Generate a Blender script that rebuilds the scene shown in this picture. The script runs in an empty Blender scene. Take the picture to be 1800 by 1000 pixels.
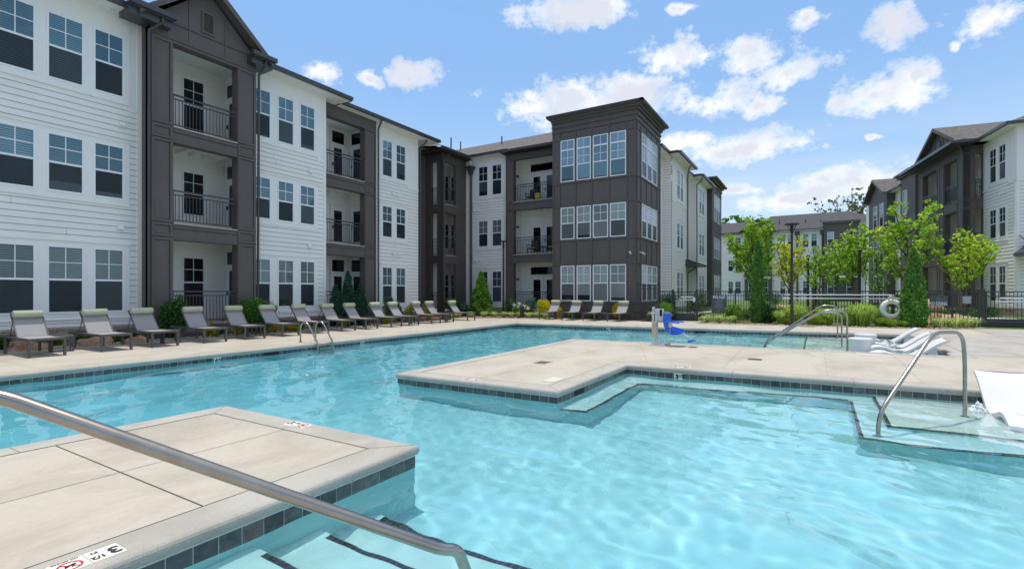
import bpy, bmesh, math, random
import numpy as np
from mathutils import Vector, Matrix
from mathutils.geometry import tessellate_polygon
R = math.radians
random.seed(7)
rng = np.random.RandomState(11)
sc = bpy.context.scene
col = sc.collection

# ------------------------------------------------------------------ camera
cam = bpy.data.cameras.new('camera')
cam_o = bpy.data.objects.new('camera', cam)
col.objects.link(cam_o)
sc.camera = cam_o
cam_o.location = (0, 0, 1.45)
cam_o.rotation_euler = (R(90), 0, R(31.1 - 90))
cam.sensor_width = 36
cam.lens = 880 / 1800 * 36
cam.shift_y = 14 / 1800
cam.clip_end = 2000

# ------------------------------------------------------------------ light
SUN_EL, SUN_AZ = R(82), R(68)          # midsummer noon: almost overhead
EXPOSURE = 0.63
sun = bpy.data.lights.new('sun', 'SUN')
sun.energy = 2.0
sun.angle = R(0.53)
sun.color = (1, .955, .88)
sun.cycles.is_caustics_light = True
sun_o = bpy.data.objects.new('sun', sun)
col.objects.link(sun_o)
sd = Vector((math.cos(SUN_EL) * math.cos(SUN_AZ), math.cos(SUN_EL) * math.sin(SUN_AZ), math.sin(SUN_EL)))
sun_o.rotation_euler = sd.to_track_quat('Z', 'Y').to_euler()

world = bpy.data.worlds.new('World')
sc.world = world
world.use_nodes = True
wt = world.node_tree
wt.nodes.clear()


def N(t, kind, **kw):
    n = t.nodes.new(kind)
    for k, v in kw.items():
        if k.startswith('i_'):
            key = k[2:]
            key = int(key) if key.isdigit() else key.replace('_', ' ')
            n.inputs[key].default_value = v
        else:
            setattr(n, k, v)
    return n


def lk(t, a, b):
    t.links.new(a, b)


def mth(t, op, a, b=None, clamp=False, c=None):
    n = t.nodes.new('ShaderNodeMath')
    n.operation = op
    n.use_clamp = clamp
    for i, v in enumerate((a, b, c)):
        if v is None:
            continue
        if isinstance(v, (int, float)):
            n.inputs[i].default_value = v
        else:
            t.links.new(v, n.inputs[i])
    return n.outputs[0]


def vmth(t, op, a, b=None, c=None):
    n = t.nodes.new('ShaderNodeVectorMath')
    n.operation = op
    for i, v in enumerate((a, b, c)):
        if v is None:
            continue
        if isinstance(v, tuple):
            n.inputs[i].default_value = v
        else:
            t.links.new(v, n.inputs[i])
    return n.outputs['Value'] if op in ('LENGTH', 'DOT_PRODUCT') else n.outputs[0]


def build_world():
    t = wt
    tc = N(t, 'ShaderNodeTexCoord')
    sky = N(t, 'ShaderNodeTexSky', sky_type='NISHITA', sun_disc=False)
    sky.sun_elevation = SUN_EL
    sky.sun_rotation = R(90) - SUN_AZ
    sky.air_density = 1.0
    sky.dust_density = .25
    sky.ozone_density = 1.6
    sep = N(t, 'ShaderNodeSeparateXYZ')
    lk(t, tc.outputs['Generated'], sep.inputs[0])
    x, y, z = sep.outputs
    az = mth(t, 'ARCTAN2', y, x)
    el = mth(t, 'ARCSINE', z)
    n1 = N(t, 'ShaderNodeTexNoise', i_Scale=9.0, i_Detail=8.0, i_Roughness=.62)
    lk(t, tc.outputs['Generated'], n1.inputs['Vector'])
    n2 = N(t, 'ShaderNodeTexNoise', i_Scale=26.0, i_Detail=6.0, i_Roughness=.6)
    mp = N(t, 'ShaderNodeMapping')
    mp.inputs['Scale'].default_value = (1, 1, 1.5)
    lk(t, tc.outputs['Generated'], mp.inputs[0])
    lk(t, mp.outputs[0], n2.inputs['Vector'])
    comb0 = N(t, 'ShaderNodeCombineXYZ')
    lk(t, az, comb0.inputs[0])
    lk(t, el, comb0.inputs[1])
    wn_ = N(t, 'ShaderNodeTexNoise', i_Scale=7.0, i_Detail=3.0, i_Roughness=.55)
    lk(t, tc.outputs['Generated'], wn_.inputs['Vector'])
    comb = N(t, 'ShaderNodeVectorMath', operation='MULTIPLY_ADD')
    lk(t, wn_.outputs['Color'], comb.inputs[0])
    comb.inputs[1].default_value = (.10, .045, 0)
    lk(t, vmth(t, 'ADD', comb0.outputs[0], (-.05, -.0225, 0)), comb.inputs[2])
    # the cumulus clouds: azimuth, elevation, half width, half height
    blobs = [(0.407, 0.509, 0.122, 0.025), (0.907, 0.394, 0.048, 0.022), (0.73, 0.402, 0.044, 0.023), (0.814, 0.394, 0.023, 0.013),
             (0.214, 0.426, 0.079, 0.033), (0.116, 0.405, 0.064, 0.029), (0.035, 0.366, 0.06, 0.022), (0.514, 0.352, 0.075, 0.04),
             (0.418, 0.366, 0.077, 0.042), (0.309, 0.363, 0.094, 0.044), (0.184, 0.343, 0.087, 0.036), (0.079, 0.324, 0.041, 0.018),
             (-0.101, 0.306, 0.064, 0.029), (-0.129, 0.327, 0.033, 0.024), (-0.056, 0.3, 0.039, 0.019), (-0.109, 0.398, 0.034, 0.027),
             (0.014, 0.435, 0.023, 0.014), (-0.213, 0.378, 0.034, 0.024), (-0.177, 0.358, 0.011, 0.008), (0.107, 0.258, 0.123, 0.027),
             (0.214, 0.279, 0.069, 0.026), (-0.056, 0.182, 0.094, 0.024), (0.026, 0.165, 0.097, 0.022), (0.204, 0.495, 0.024, 0.008),
             (-0.09, 0.244, 0.012, 0.005), (0.116, 0.188, 0.055, 0.012), (1.322, 0.486, 0.101, 0.025), (1.059, 0.56, 0.109, 0.03),
             (-1.1, .5, .3, .09), (-1.6, .42, .3, .08), (-2.2, .6, .35, .12), (2.6, .4, .4, .09), (1.9, .62, .25, .08), (-.7, .55, .2, .06),  # from here on: clouds added out of view, for neutral fill and reflections
             (-1.9, .25, .5, .06), (3.0, .7, .3, .1), (-.62, .3, .16, .05)]
    cur = None
    vert = None
    for a, e, w, h in blobs:
        v = vmth(t, 'MULTIPLY_ADD', comb.outputs[0], (1 / w, 1 / h, 0), (-a / w, -e / h, 0))
        d = vmth(t, 'LENGTH', v)
        cur = d if cur is None else mth(t, 'MINIMUM', cur, d)
    nz = mth(t, 'MULTIPLY_ADD', n1.outputs['Fac'], 3.0, c=-1.5)
    nz2 = mth(t, 'MULTIPLY_ADD', n2.outputs['Fac'], 1.5, c=-.75)
    m = mth(t, 'SUBTRACT', 1.12, cur)
    m = mth(t, 'ADD', m, nz)
    m = mth(t, 'ADD', m, nz2)
    n5 = N(t, 'ShaderNodeTexNoise', i_Scale=75.0, i_Detail=4.0, i_Roughness=.6)
    lk(t, mp.outputs[0], n5.inputs['Vector'])
    m = mth(t, 'ADD', m, mth(t, 'MULTIPLY_ADD', n5.outputs['Fac'], .9, c=-.45))
    # broken cloud cover overhead, added out of view for neutral fill light
    ov = N(t, 'ShaderNodeMapRange', interpolation_type='SMOOTHSTEP')
    ov.inputs['From Min'].default_value = .66
    ov.inputs['From Max'].default_value = .8
    lk(t, z, ov.inputs['Value'])
    n4 = N(t, 'ShaderNodeTexNoise', i_Scale=2.6, i_Detail=6.0, i_Roughness=.6)
    lk(t, tc.outputs['Generated'], n4.inputs['Vector'])
    m = mth(t, 'MAXIMUM', m, mth(t, 'MULTIPLY', ov.outputs[0], mth(t, 'MULTIPLY_ADD', n4.outputs['Fac'], 5.0, c=-1.35)))
    mr = N(t, 'ShaderNodeMapRange', interpolation_type='SMOOTHSTEP')
    mr.inputs['From Min'].default_value = -.22
    mr.inputs['From Max'].default_value = 1.0
    lk(t, m, mr.inputs['Value'])
    dens = mr.outputs[0]
    # thin veil close to the horizon
    n3 = N(t, 'ShaderNodeTexNoise', i_Scale=3.2, i_Detail=5.0, i_Roughness=.55)
    mp3 = N(t, 'ShaderNodeMapping')
    mp3.inputs['Scale'].default_value = (1, 1, 6)
    lk(t, tc.outputs['Generated'], mp3.inputs[0])
    lk(t, mp3.outputs[0], n3.inputs['Vector'])
    veil = mth(t, 'MULTIPLY_ADD', n3.outputs['Fac'], 2.2, clamp=True, c=-.72)
    low = N(t, 'ShaderNodeMapRange')
    low.inputs['From Min'].default_value = .30
    low.inputs['From Max'].default_value = .10
    lk(t, el, low.inputs['Value'])
    low2 = N(t, 'ShaderNodeMapRange', interpolation_type='SMOOTHSTEP')
    low2.inputs['From Min'].default_value = .45
    low2.inputs['From Max'].default_value = .0
    lk(t, el, low2.inputs['Value'])
    veil = mth(t, 'MULTIPLY', veil, low.outputs[0])
    veil = mth(t, 'MULTIPLY', veil, .85)
    # thick parts are white above and blue-grey in their bodies
    dz = vmth(t, 'ADD', tc.outputs['Generated'], (0, 0, .022))
    n1b = N(t, 'ShaderNodeTexNoise', i_Scale=9.0, i_Detail=4.0, i_Roughness=.55)
    lk(t, dz, n1b.inputs['Vector'])
    core = N(t, 'ShaderNodeMapRange', interpolation_type='SMOOTHSTEP')
    core.inputs['From Min'].default_value = .3
    core.inputs['From Max'].default_value = 1.2
    lk(t, mth(t, 'ADD', m, mth(t, 'MULTIPLY_ADD', n1b.outputs['Fac'], 3.0, c=-1.5)), core.inputs['Value'])
    ccol = N(t, 'ShaderNodeMix', data_type='RGBA')
    lk(t, core.outputs[0], ccol.inputs[0])
    ccol.inputs[6].default_value = (5.75, 5.6, 5.4, 1)
    ccol.inputs[7].default_value = (3.75, 3.9, 4.35, 1)
    # clear sky: the Nishita model pulled towards a deep summer blue above and a paler one low down
    skyc = N(t, 'ShaderNodeMix', data_type='RGBA')
    lk(t, low2.outputs[0], skyc.inputs[0])
    skyc.inputs[6].default_value = (.85, 2.12, 4.2, 1)
    skyc.inputs[7].default_value = (2.4, 3.5, 4.65, 1)
    lift = N(t, 'ShaderNodeMix', data_type='RGBA')
    lift.inputs[0].default_value = .82
    lk(t, sky.outputs[0], lift.inputs[6])
    lk(t, skyc.outputs[2], lift.inputs[7])
    m1 = N(t, 'ShaderNodeMix', data_type='RGBA')
    lk(t, veil, m1.inputs[0])
    lk(t, lift.outputs[2], m1.inputs[6])
    m1.inputs[7].default_value = (4.4, 4.6, 5.1, 1)
    m2 = N(t, 'ShaderNodeMix', data_type='RGBA')
    lk(t, mth(t, 'MULTIPLY', dens, .97), m2.inputs[0])
    lk(t, m1.outputs[2], m2.inputs[6])
    lk(t, ccol.outputs[2], m2.inputs[7])
    bg = N(t, 'ShaderNodeBackground', i_Strength=.135)
    lk(t, m2.outputs[2], bg.inputs[0])
    out = N(t, 'ShaderNodeOutputWorld')
    lk(t, bg.outputs[0], out.inputs[0])


build_world()
sc.view_settings.view_transform = 'Standard'
sc.view_settings.look = 'None'
sc.view_settings.exposure = EXPOSURE
sc.view_settings.gamma = 1
sc.view_settings.use_curve_mapping = False
sc.cycles.use_denoising = True
sc.cycles.max_bounces = 10
sc.cycles.transparent_max_bounces = 16
sc.cycles.sample_clamp_indirect = 8

# ------------------------------------------------------------------ materials
MATS = {}


def pmat(name, color, rough=.6, metal=0, noise=None, bump=None, ior=1.5, spec=.5, attr=None, transl=0, coat=0):
    """noise = (scale, amount, detail, stretch); bump = (scale, strength, distance)"""
    m = bpy.data.materials.new(name)
    m.use_nodes = True
    t = m.node_tree
    b = t.nodes['Principled BSDF']
    b.inputs['Base Color'].default_value = (*color, 1)
    b.inputs['Roughness'].default_value = rough
    b.inputs['Metallic'].default_value = metal
    b.inputs['IOR'].default_value = ior
    b.inputs['Specular IOR Level'].default_value = spec
    if coat:
        b.inputs['Coat Weight'].default_value = coat
    geo = N(t, 'ShaderNodeNewGeometry')
    src = None
    if noise:
        s, amt, det, st = noise
        mp = N(t, 'ShaderNodeMapping')
        mp.inputs['Scale'].default_value = st
        lk(t, geo.outputs['Position'], mp.inputs[0])
        nz = N(t, 'ShaderNodeTexNoise', i_Scale=s, i_Detail=det, i_Roughness=.62)
        lk(t, mp.outputs[0], nz.inputs['Vector'])
        mr = N(t, 'ShaderNodeMapRange')
        mr.inputs['From Min'].default_value = .3
        mr.inputs['From Max'].default_value = .7
        mr.inputs['To Min'].default_value = 1 - amt
        mr.inputs['To Max'].default_value = 1 + amt
        lk(t, nz.outputs['Fac'], mr.inputs['Value'])
        src = mr.outputs[0]
    rgb = N(t, 'ShaderNodeRGB')
    rgb.outputs[0].default_value = (*color, 1)
    c = rgb.outputs[0]
    if attr:
        at = N(t, 'ShaderNodeVertexColor', layer_name=attr)
        c = vmth(t, 'MULTIPLY', c, at.outputs[0])
    if src is not None:
        sc_ = N(t, 'ShaderNodeVectorMath', operation='SCALE')
        lk(t, c, sc_.inputs[0])
        lk(t, src, sc_.inputs['Scale'])
        c = sc_.outputs[0]
    if attr or src is not None:
        lk(t, c, b.inputs['Base Color'])
    if bump:
        nb = N(t, 'ShaderNodeTexNoise', i_Scale=bump[0], i_Detail=5.0)
        lk(t, geo.outputs['Position'], nb.inputs['Vector'])
        bp = N(t, 'ShaderNodeBump', i_Strength=bump[1], i_Distance=bump[2])
        lk(t, nb.outputs['Fac'], bp.inputs['Height'])
        lk(t, bp.outputs[0], b.inputs['Normal'])
    if transl:
        tr = N(t, 'ShaderNodeBsdfTranslucent')
        lk(t, c, tr.inputs[0])
        mx = N(t, 'ShaderNodeMixShader', i_0=transl)
        lk(t, b.outputs[0], mx.inputs[1])
        lk(t, tr.outputs[0], mx.inputs[2])
        lk(t, mx.outputs[0], t.nodes['Material Output'].inputs[0])
    MATS[name] = m
    return m


def concrete(name, color, stain, scale, fine, speck=0, rough=.85):
    """poured concrete: broad stains, streaks and a fine grain"""
    m = bpy.data.materials.new(name)
    m.use_nodes = True
    t = m.node_tree
    b = t.nodes['Principled BSDF']
    b.inputs['Roughness'].default_value = rough
    b.inputs['Specular IOR Level'].default_value = .3
    geo = N(t, 'ShaderNodeNewGeometry')
    mpa = N(t, 'ShaderNodeMapping')
    mpa.inputs['Scale'].default_value = (.75, 1.15, 1)
    mpa.inputs['Rotation'].default_value = (0, 0, .3)
    lk(t, geo.outputs['Position'], mpa.inputs[0])
    a = N(t, 'ShaderNodeTexNoise', i_Scale=scale, i_Detail=7.0, i_Roughness=.66, i_Distortion=.6)
    lk(t, mpa.outputs[0], a.inputs['Vector'])
    f_ = N(t, 'ShaderNodeTexNoise', i_Scale=fine, i_Detail=4.0, i_Roughness=.7)
    lk(t, geo.outputs['Position'], f_.inputs['Vector'])
    cr = N(t, 'ShaderNodeValToRGB')
    cr.color_ramp.elements[0].position = .34
    cr.color_ramp.elements[0].color = (*stain, 1)
    cr.color_ramp.elements[1].position = .56
    cr.color_ramp.elements[1].color = (*color, 1)
    lk(t, a.outputs['Fac'], cr.inputs[0])
    g = mth(t, 'MULTIPLY_ADD', f_.outputs['Fac'], .24, c=.88)
    # scattered darker spills and a few bleached patches
    sl = N(t, 'ShaderNodeTexNoise', i_Scale=2.3, i_Detail=9.0, i_Roughness=.75, i_Distortion=1.2)
    lk(t, geo.outputs['Position'], sl.inputs['Vector'])
    sm = N(t, 'ShaderNodeMapRange', interpolation_type='SMOOTHSTEP')
    sm.inputs['From Min'].default_value = .58; sm.inputs['From Max'].default_value = .74
    sm.inputs['To Min'].default_value = 1.0; sm.inputs['To Max'].default_value = .78
    lk(t, sl.outputs['Fac'], sm.inputs['Value'])
    g = mth(t, 'MULTIPLY', g, sm.outputs[0])
    if speck:
        sp = N(t, 'ShaderNodeTexNoise', i_Scale=170.0, i_Detail=1.0)
        lk(t, geo.outputs['Position'], sp.inputs['Vector'])
        g = mth(t, 'MULTIPLY', g, mth(t, 'MULTIPLY_ADD', sp.outputs['Fac'], speck * 2, c=1 - speck))
    s = N(t, 'ShaderNodeVectorMath', operation='SCALE')
    lk(t, cr.outputs[0], s.inputs[0])
    lk(t, g, s.inputs['Scale'])
    lk(t, s.outputs[0], b.inputs['Base Color'])
    bp = N(t, 'ShaderNodeBump', i_Strength=.25, i_Distance=.004)
    lk(t, f_.outputs['Fac'], bp.inputs['Height'])
    lk(t, bp.outputs[0], b.inputs['Normal'])
    MATS[name] = m
    return m


def glass_mat(name, slat, gap, period, rough, ior, tint, var=.5):
    """window pane: slatted blind seen behind reflecting glass"""
    m = bpy.data.materials.new(name)
    m.use_nodes = True
    t = m.node_tree
    b = t.nodes['Principled BSDF']
    geo = N(t, 'ShaderNodeNewGeometry')
    sp = N(t, 'ShaderNodeSeparateXYZ')
    lk(t, geo.outputs['Position'], sp.inputs[0])
    fr = mth(t, 'FRACT', mth(t, 'MULTIPLY', sp.outputs[2], 1 / period))
    st = mth(t, 'GREATER_THAN', fr, .36)
    mpb = N(t, 'ShaderNodeMapping')
    mpb.inputs['Scale'].default_value = (.9, .9, .5)
    lk(t, geo.outputs['Position'], mpb.inputs[0])
    nz = N(t, 'ShaderNodeTexNoise', i_Scale=1.1, i_Detail=2.0)
    lk(t, mpb.outputs[0], nz.inputs['Vector'])
    v = mth(t, 'MULTIPLY_ADD', nz.outputs['Fac'], var * 2, c=1 - var)
    mx = N(t, 'ShaderNodeMix', data_type='RGBA')
    lk(t, st, mx.inputs[0])
    mx.inputs[6].default_value = (*gap, 1)
    mx.inputs[7].default_value = (*slat, 1)
    s = N(t, 'ShaderNodeVectorMath', operation='SCALE')
    lk(t, mx.outputs[2], s.inputs[0])
    lk(t, v, s.inputs['Scale'])
    at = N(t, 'ShaderNodeVertexColor', layer_name='tint')
    lk(t, vmth(t, 'MULTIPLY', s.outputs[0], at.outputs[0]), b.inputs['Base Color'])
    b.inputs['Roughness'].default_value = rough
    b.inputs['IOR'].default_value = ior
    b.inputs['Specular Tint'].default_value = (*tint, 1)
    wn = N(t, 'ShaderNodeTexNoise', i_Scale=1.7, i_Detail=1.0)
    lk(t, geo.outputs['Position'], wn.inputs['Vector'])
    bp = N(t, 'ShaderNodeBump', i_Strength=.3, i_Distance=.03)
    lk(t, wn.outputs['Fac'], bp.inputs['Height'])
    lk(t, bp.outputs[0], b.inputs['Normal'])
    MATS[name] = m
    return m


one = (1, 1, 1)
pmat('white_siding', (.85, .815, .76), .62, noise=(.7, .03, 4, (1, 1, 1)), bump=(26, .12, .004))
pmat('white_trim', (.85, .83, .785), .5, noise=(1.5, .02, 3, (1, 1, 1)))
pmat('porch_white', (.87, .85, .79), .6, noise=(.9, .03, 3, (1, 1, 1)))
pmat('brown_cladding', (.108, .09, .082), .62, noise=(3, .08, 5, (1, 1, .35)), bump=(60, .15, .003))
pmat('brown_shadow', (.034, .029, .027), .8)  # painted shade lines of the brown cladding
pmat('brown_dark', (.034, .03, .028), .55)
pmat('gutter_metal', (.05, .05, .052), .35, spec=.6)
pmat('black_metal', (.018, .018, .019), .42, spec=.6)
pmat('rail_metal', (.045, .041, .04), .4, spec=.6)
pmat('window_white', (.84, .85, .86), .35)
pmat('balcony_edge', (.5, .42, .36), .8)
pmat('shingle', (.125, .114, .106), .95, noise=(4.5, .42, 9, (1, 1, 1)), bump=(9, .7, .02))
pmat('shingle_far', (.075, .073, .075), .95, noise=(2.5, .3, 8, (1, 1, 1)))
pmat('steel', (.37, .34, .30), .22, metal=1, noise=(9, .12, 5, one), bump=(30, .05, .002))
pmat('mulch', (.17, .085, .05), .95, noise=(14, .5, 9, one), bump=(30, 1, .03))
pmat('lawn', (.09, .16, .035), .95, noise=(6, .35, 8, one), bump=(40, 1, .03))
pmat('soil', (.2, .17, .12), .95, noise=(.5, .3, 6, one))
pmat('pebble', (.5, .45, .39), .8, attr='tint')
pmat('boulder', (.48, .3, .19), .85, noise=(5, .3, 8, one), bump=(8, .8, .05))
pmat('frame_grey', (.095, .088, .087), .42, spec=.5)
pmat('pillow', (.50, .505, .355), .8, noise=(12, .06, 4, one), bump=(14, .25, .01))
pmat('white_plastic', (.68, .67, .66), .45)
pmat('joint', (.09, .08, .07), .9)
pmat('lap_shadow', (.27, .265, .255), .9)  # shade of the siding laps, painted as grey
pmat('faint_joint', (.27, .24, .2), .9)
pmat('lid', (.62, .58, .48), .7)
pmat('grate', (.36, .35, .33), .6)
pmat('marker_white', (.78, .75, .66), .45)
pmat('marker_black', (.03, .03, .03), .5)
pmat('marker_red', (.5, .02, .04), .5)
pmat('sign_grey', (.075, .092, .10), .6)
pmat('sign_letter', (.85, .86, .87), .5)
pmat('sign_small', (.26, .29, .3), .6)
pmat('lift_blue', (.01, .12, .62), .35)
pmat('lift_beige', (.5, .44, .31), .5)
pmat('lift_grey', (.55, .56, .57), .4)
pmat('ring_white', (.88, .87, .85), .6, bump=(20, .3, .01))
pmat('rope', (.7, .68, .62), .9)
pmat('pole_white', (.78, .8, .82), .35)
pmat('bark', (.12, .095, .075), .95, noise=(12, .3, 6, (1, 1, .3)))
pmat('leaf', (1, 1, 1), .5, attr='tint', transl=.38, spec=.3)
pmat('needle', (1, 1, 1), .7, attr='tint', transl=.18, spec=.2)
pmat('walkway', (.45, .43, .39), .9, noise=(1, .08, 6, one))
pmat('yellow_pot', (.55, .5, .08), .5)
pmat('wicker', (.035, .03, .028), .7)
pmat('cushion', (.42, .45, .2), .9)
pmat('foam_white', (.95, .97, .97), .7)
pmat('dark_interior', (.01, .01, .012), .7)
pmat('waterline_grout', (.72, .76, .74), .6)
pmat('slate_tile', (.075, .078, .078), .28, attr='tint', noise=(16, .55, 8, (1, 1, 1)), bump=(22, .3, .006))
pmat('step_tile', (.018, .022, .03), .4)
concrete('deck_concrete', (.50, .45, .375), (.40, .355, .29), .8, 16)
concrete('coping_concrete', (.45, .42, .37), (.375, .345, .30), 1.4, 60, .4)
concrete('grey_concrete', (.43, .40, .355), (.33, .305, .27), .9, 14)


def fabric(name, color, stripe=.012):
    m = pmat(name, color, .75)
    t = m.node_tree
    b = t.nodes['Principled BSDF']
    tc = N(t, 'ShaderNodeTexCoord')
    nz = N(t, 'ShaderNodeTexNoise', i_Scale=300.0, i_Detail=1.0)
    lk(t, tc.outputs['Object'], nz.inputs['Vector'])
    s = N(t, 'ShaderNodeVectorMath', operation='SCALE')
    s.inputs[0].default_value = color
    lk(t, mth(t, 'MULTIPLY_ADD', nz.outputs['Fac'], .5, c=.75), s.inputs['Scale'])
    lk(t, s.outputs[0], b.inputs['Base Color'])
    return m


fabric('sling', (.33, .312, .305))
glass_mat('glass_upper', (.105, .165, .18), (.02, .05, .065), .062, .04, 2.0, (.6, .88, 1))
glass_mat('glass_lower', (.052, .064, .072), (.014, .018, .021), .062, .3, 1.35, (.8, .95, 1), .3)
glass_mat('glass_dark', (.03, .032, .035), (.012, .013, .014), .052, .05, 1.7, (.85, .95, 1), .2)
glass_mat('glass_sky', (.13, .2, .26), (.05, .08, .11), .052, .04, 2.4, (.8, .94, 1))
glass_mat('glass_blind', (.33, .39, .37), (.2, .25, .245), .052, .06, 1.7, (.8, .95, 1), .25)
glass_mat('glass_pale', (.36, .40, .42), (.25, .28, .3), .052, .05, 2.0, (.9, .97, 1), .3)  # sky reflection put into the pale base colour
glass_mat('glass_screen', (.15, .16, .165), (.1, .105, .11), .052, .3, 1.35, (.9, .97, 1), .3)
glass_mat('glass_ground', (.15, .19, .185), (.03, .04, .045), .062, .06, 1.7, (.75, .95, 1), .4)
glass_mat('glass_door', (.17, .18, .175), (.1, .105, .1), .04, .1, 1.6, (.9, 1, 1), .15)


def plaster(name, color, var):
    m = pmat(name, color, .8, noise=(1.3, var, 5, one))
    return m


plaster('plaster_deep', (.36, .70, .73), .05)
t_ = MATS['plaster_deep'].node_tree      # depth tint of the water painted in, bluer along the deep lane
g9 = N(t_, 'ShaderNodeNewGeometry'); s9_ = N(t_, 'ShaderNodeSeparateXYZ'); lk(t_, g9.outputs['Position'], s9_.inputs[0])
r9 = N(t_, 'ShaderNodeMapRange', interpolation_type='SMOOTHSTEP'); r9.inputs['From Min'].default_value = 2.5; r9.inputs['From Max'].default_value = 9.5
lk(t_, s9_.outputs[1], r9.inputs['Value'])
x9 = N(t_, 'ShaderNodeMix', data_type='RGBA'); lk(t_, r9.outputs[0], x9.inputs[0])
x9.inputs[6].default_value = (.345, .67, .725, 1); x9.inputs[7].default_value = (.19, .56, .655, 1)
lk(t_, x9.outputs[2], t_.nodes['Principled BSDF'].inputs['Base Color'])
plaster('plaster_wall', (.40, .68, .69), .05)
plaster('plaster_bench', (.46, .69, .70), .04)
plaster('plaster_ledge', (.62, .71, .69), .04)  # bench and ledge tones paint in the thinner water above them

wm = bpy.data.materials.new('pool_water')
wm.use_nodes = True
wt2 = wm.node_tree
wt2.nodes.clear()
g_ = N(wt2, 'ShaderNodeBsdfGlass', i_IOR=1.33, i_Roughness=0.0)
g_.inputs['Color'].default_value = (.93, .985, .99, 1)
o_ = N(wt2, 'ShaderNodeOutputMaterial')
lk(wt2, g_.outputs[0], o_.inputs[0])
MATS['pool_water'] = wm


def brick_mat():
    m = bpy.data.materials.new('brick')
    m.use_nodes = True
    t = m.node_tree
    b = t.nodes['Principled BSDF']
    b.inputs['Roughness'].default_value = .9
    geo = N(t, 'ShaderNodeNewGeometry')
    sp = N(t, 'ShaderNodeSeparateXYZ')
    lk(t, geo.outputs['Position'], sp.inputs[0])
    cb = N(t, 'ShaderNodeCombineXYZ')
    lk(t, mth(t, 'ADD', sp.outputs[0], sp.outputs[1]), cb.inputs[0])
    lk(t, sp.outputs[2], cb.inputs[1])
    br = N(t, 'ShaderNodeTexBrick', i_Scale=1.0)
    br.inputs['Brick Width'].default_value = .22
    br.inputs['Row Height'].default_value = .075
    br.inputs['Mortar Size'].default_value = .008
    br.inputs['Color1'].default_value = (.42, .3, .2, 1)
    br.inputs['Color2'].default_value = (.25, .17, .12, 1)
    br.inputs['Mortar'].default_value = (.5, .46, .4, 1)
    lk(t, cb.outputs[0], br.inputs['Vector'])
    lk(t, br.outputs[0], b.inputs['Base Color'])
    MATS['brick'] = m


brick_mat()

# ------------------------------------------------------------------ helpers
ORG = {}


def tag(o, label=None, cat=None, group=None, kind=None):
    if label: o['label'] = label
    if cat: o['category'] = cat
    if group: o['group'] = group
    if kind: o['kind'] = kind
    return o


def empty(name, loc=(0, 0, 0), label=None, cat=None, group=None, rz=0):
    o = bpy.data.objects.new(name, None)
    col.objects.link(o)
    o.location = loc
    o.rotation_euler = (0, 0, rz)
    o.empty_display_size = .1
    ORG[o.name] = Vector(loc)
    return tag(o, label, cat, group)


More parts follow.
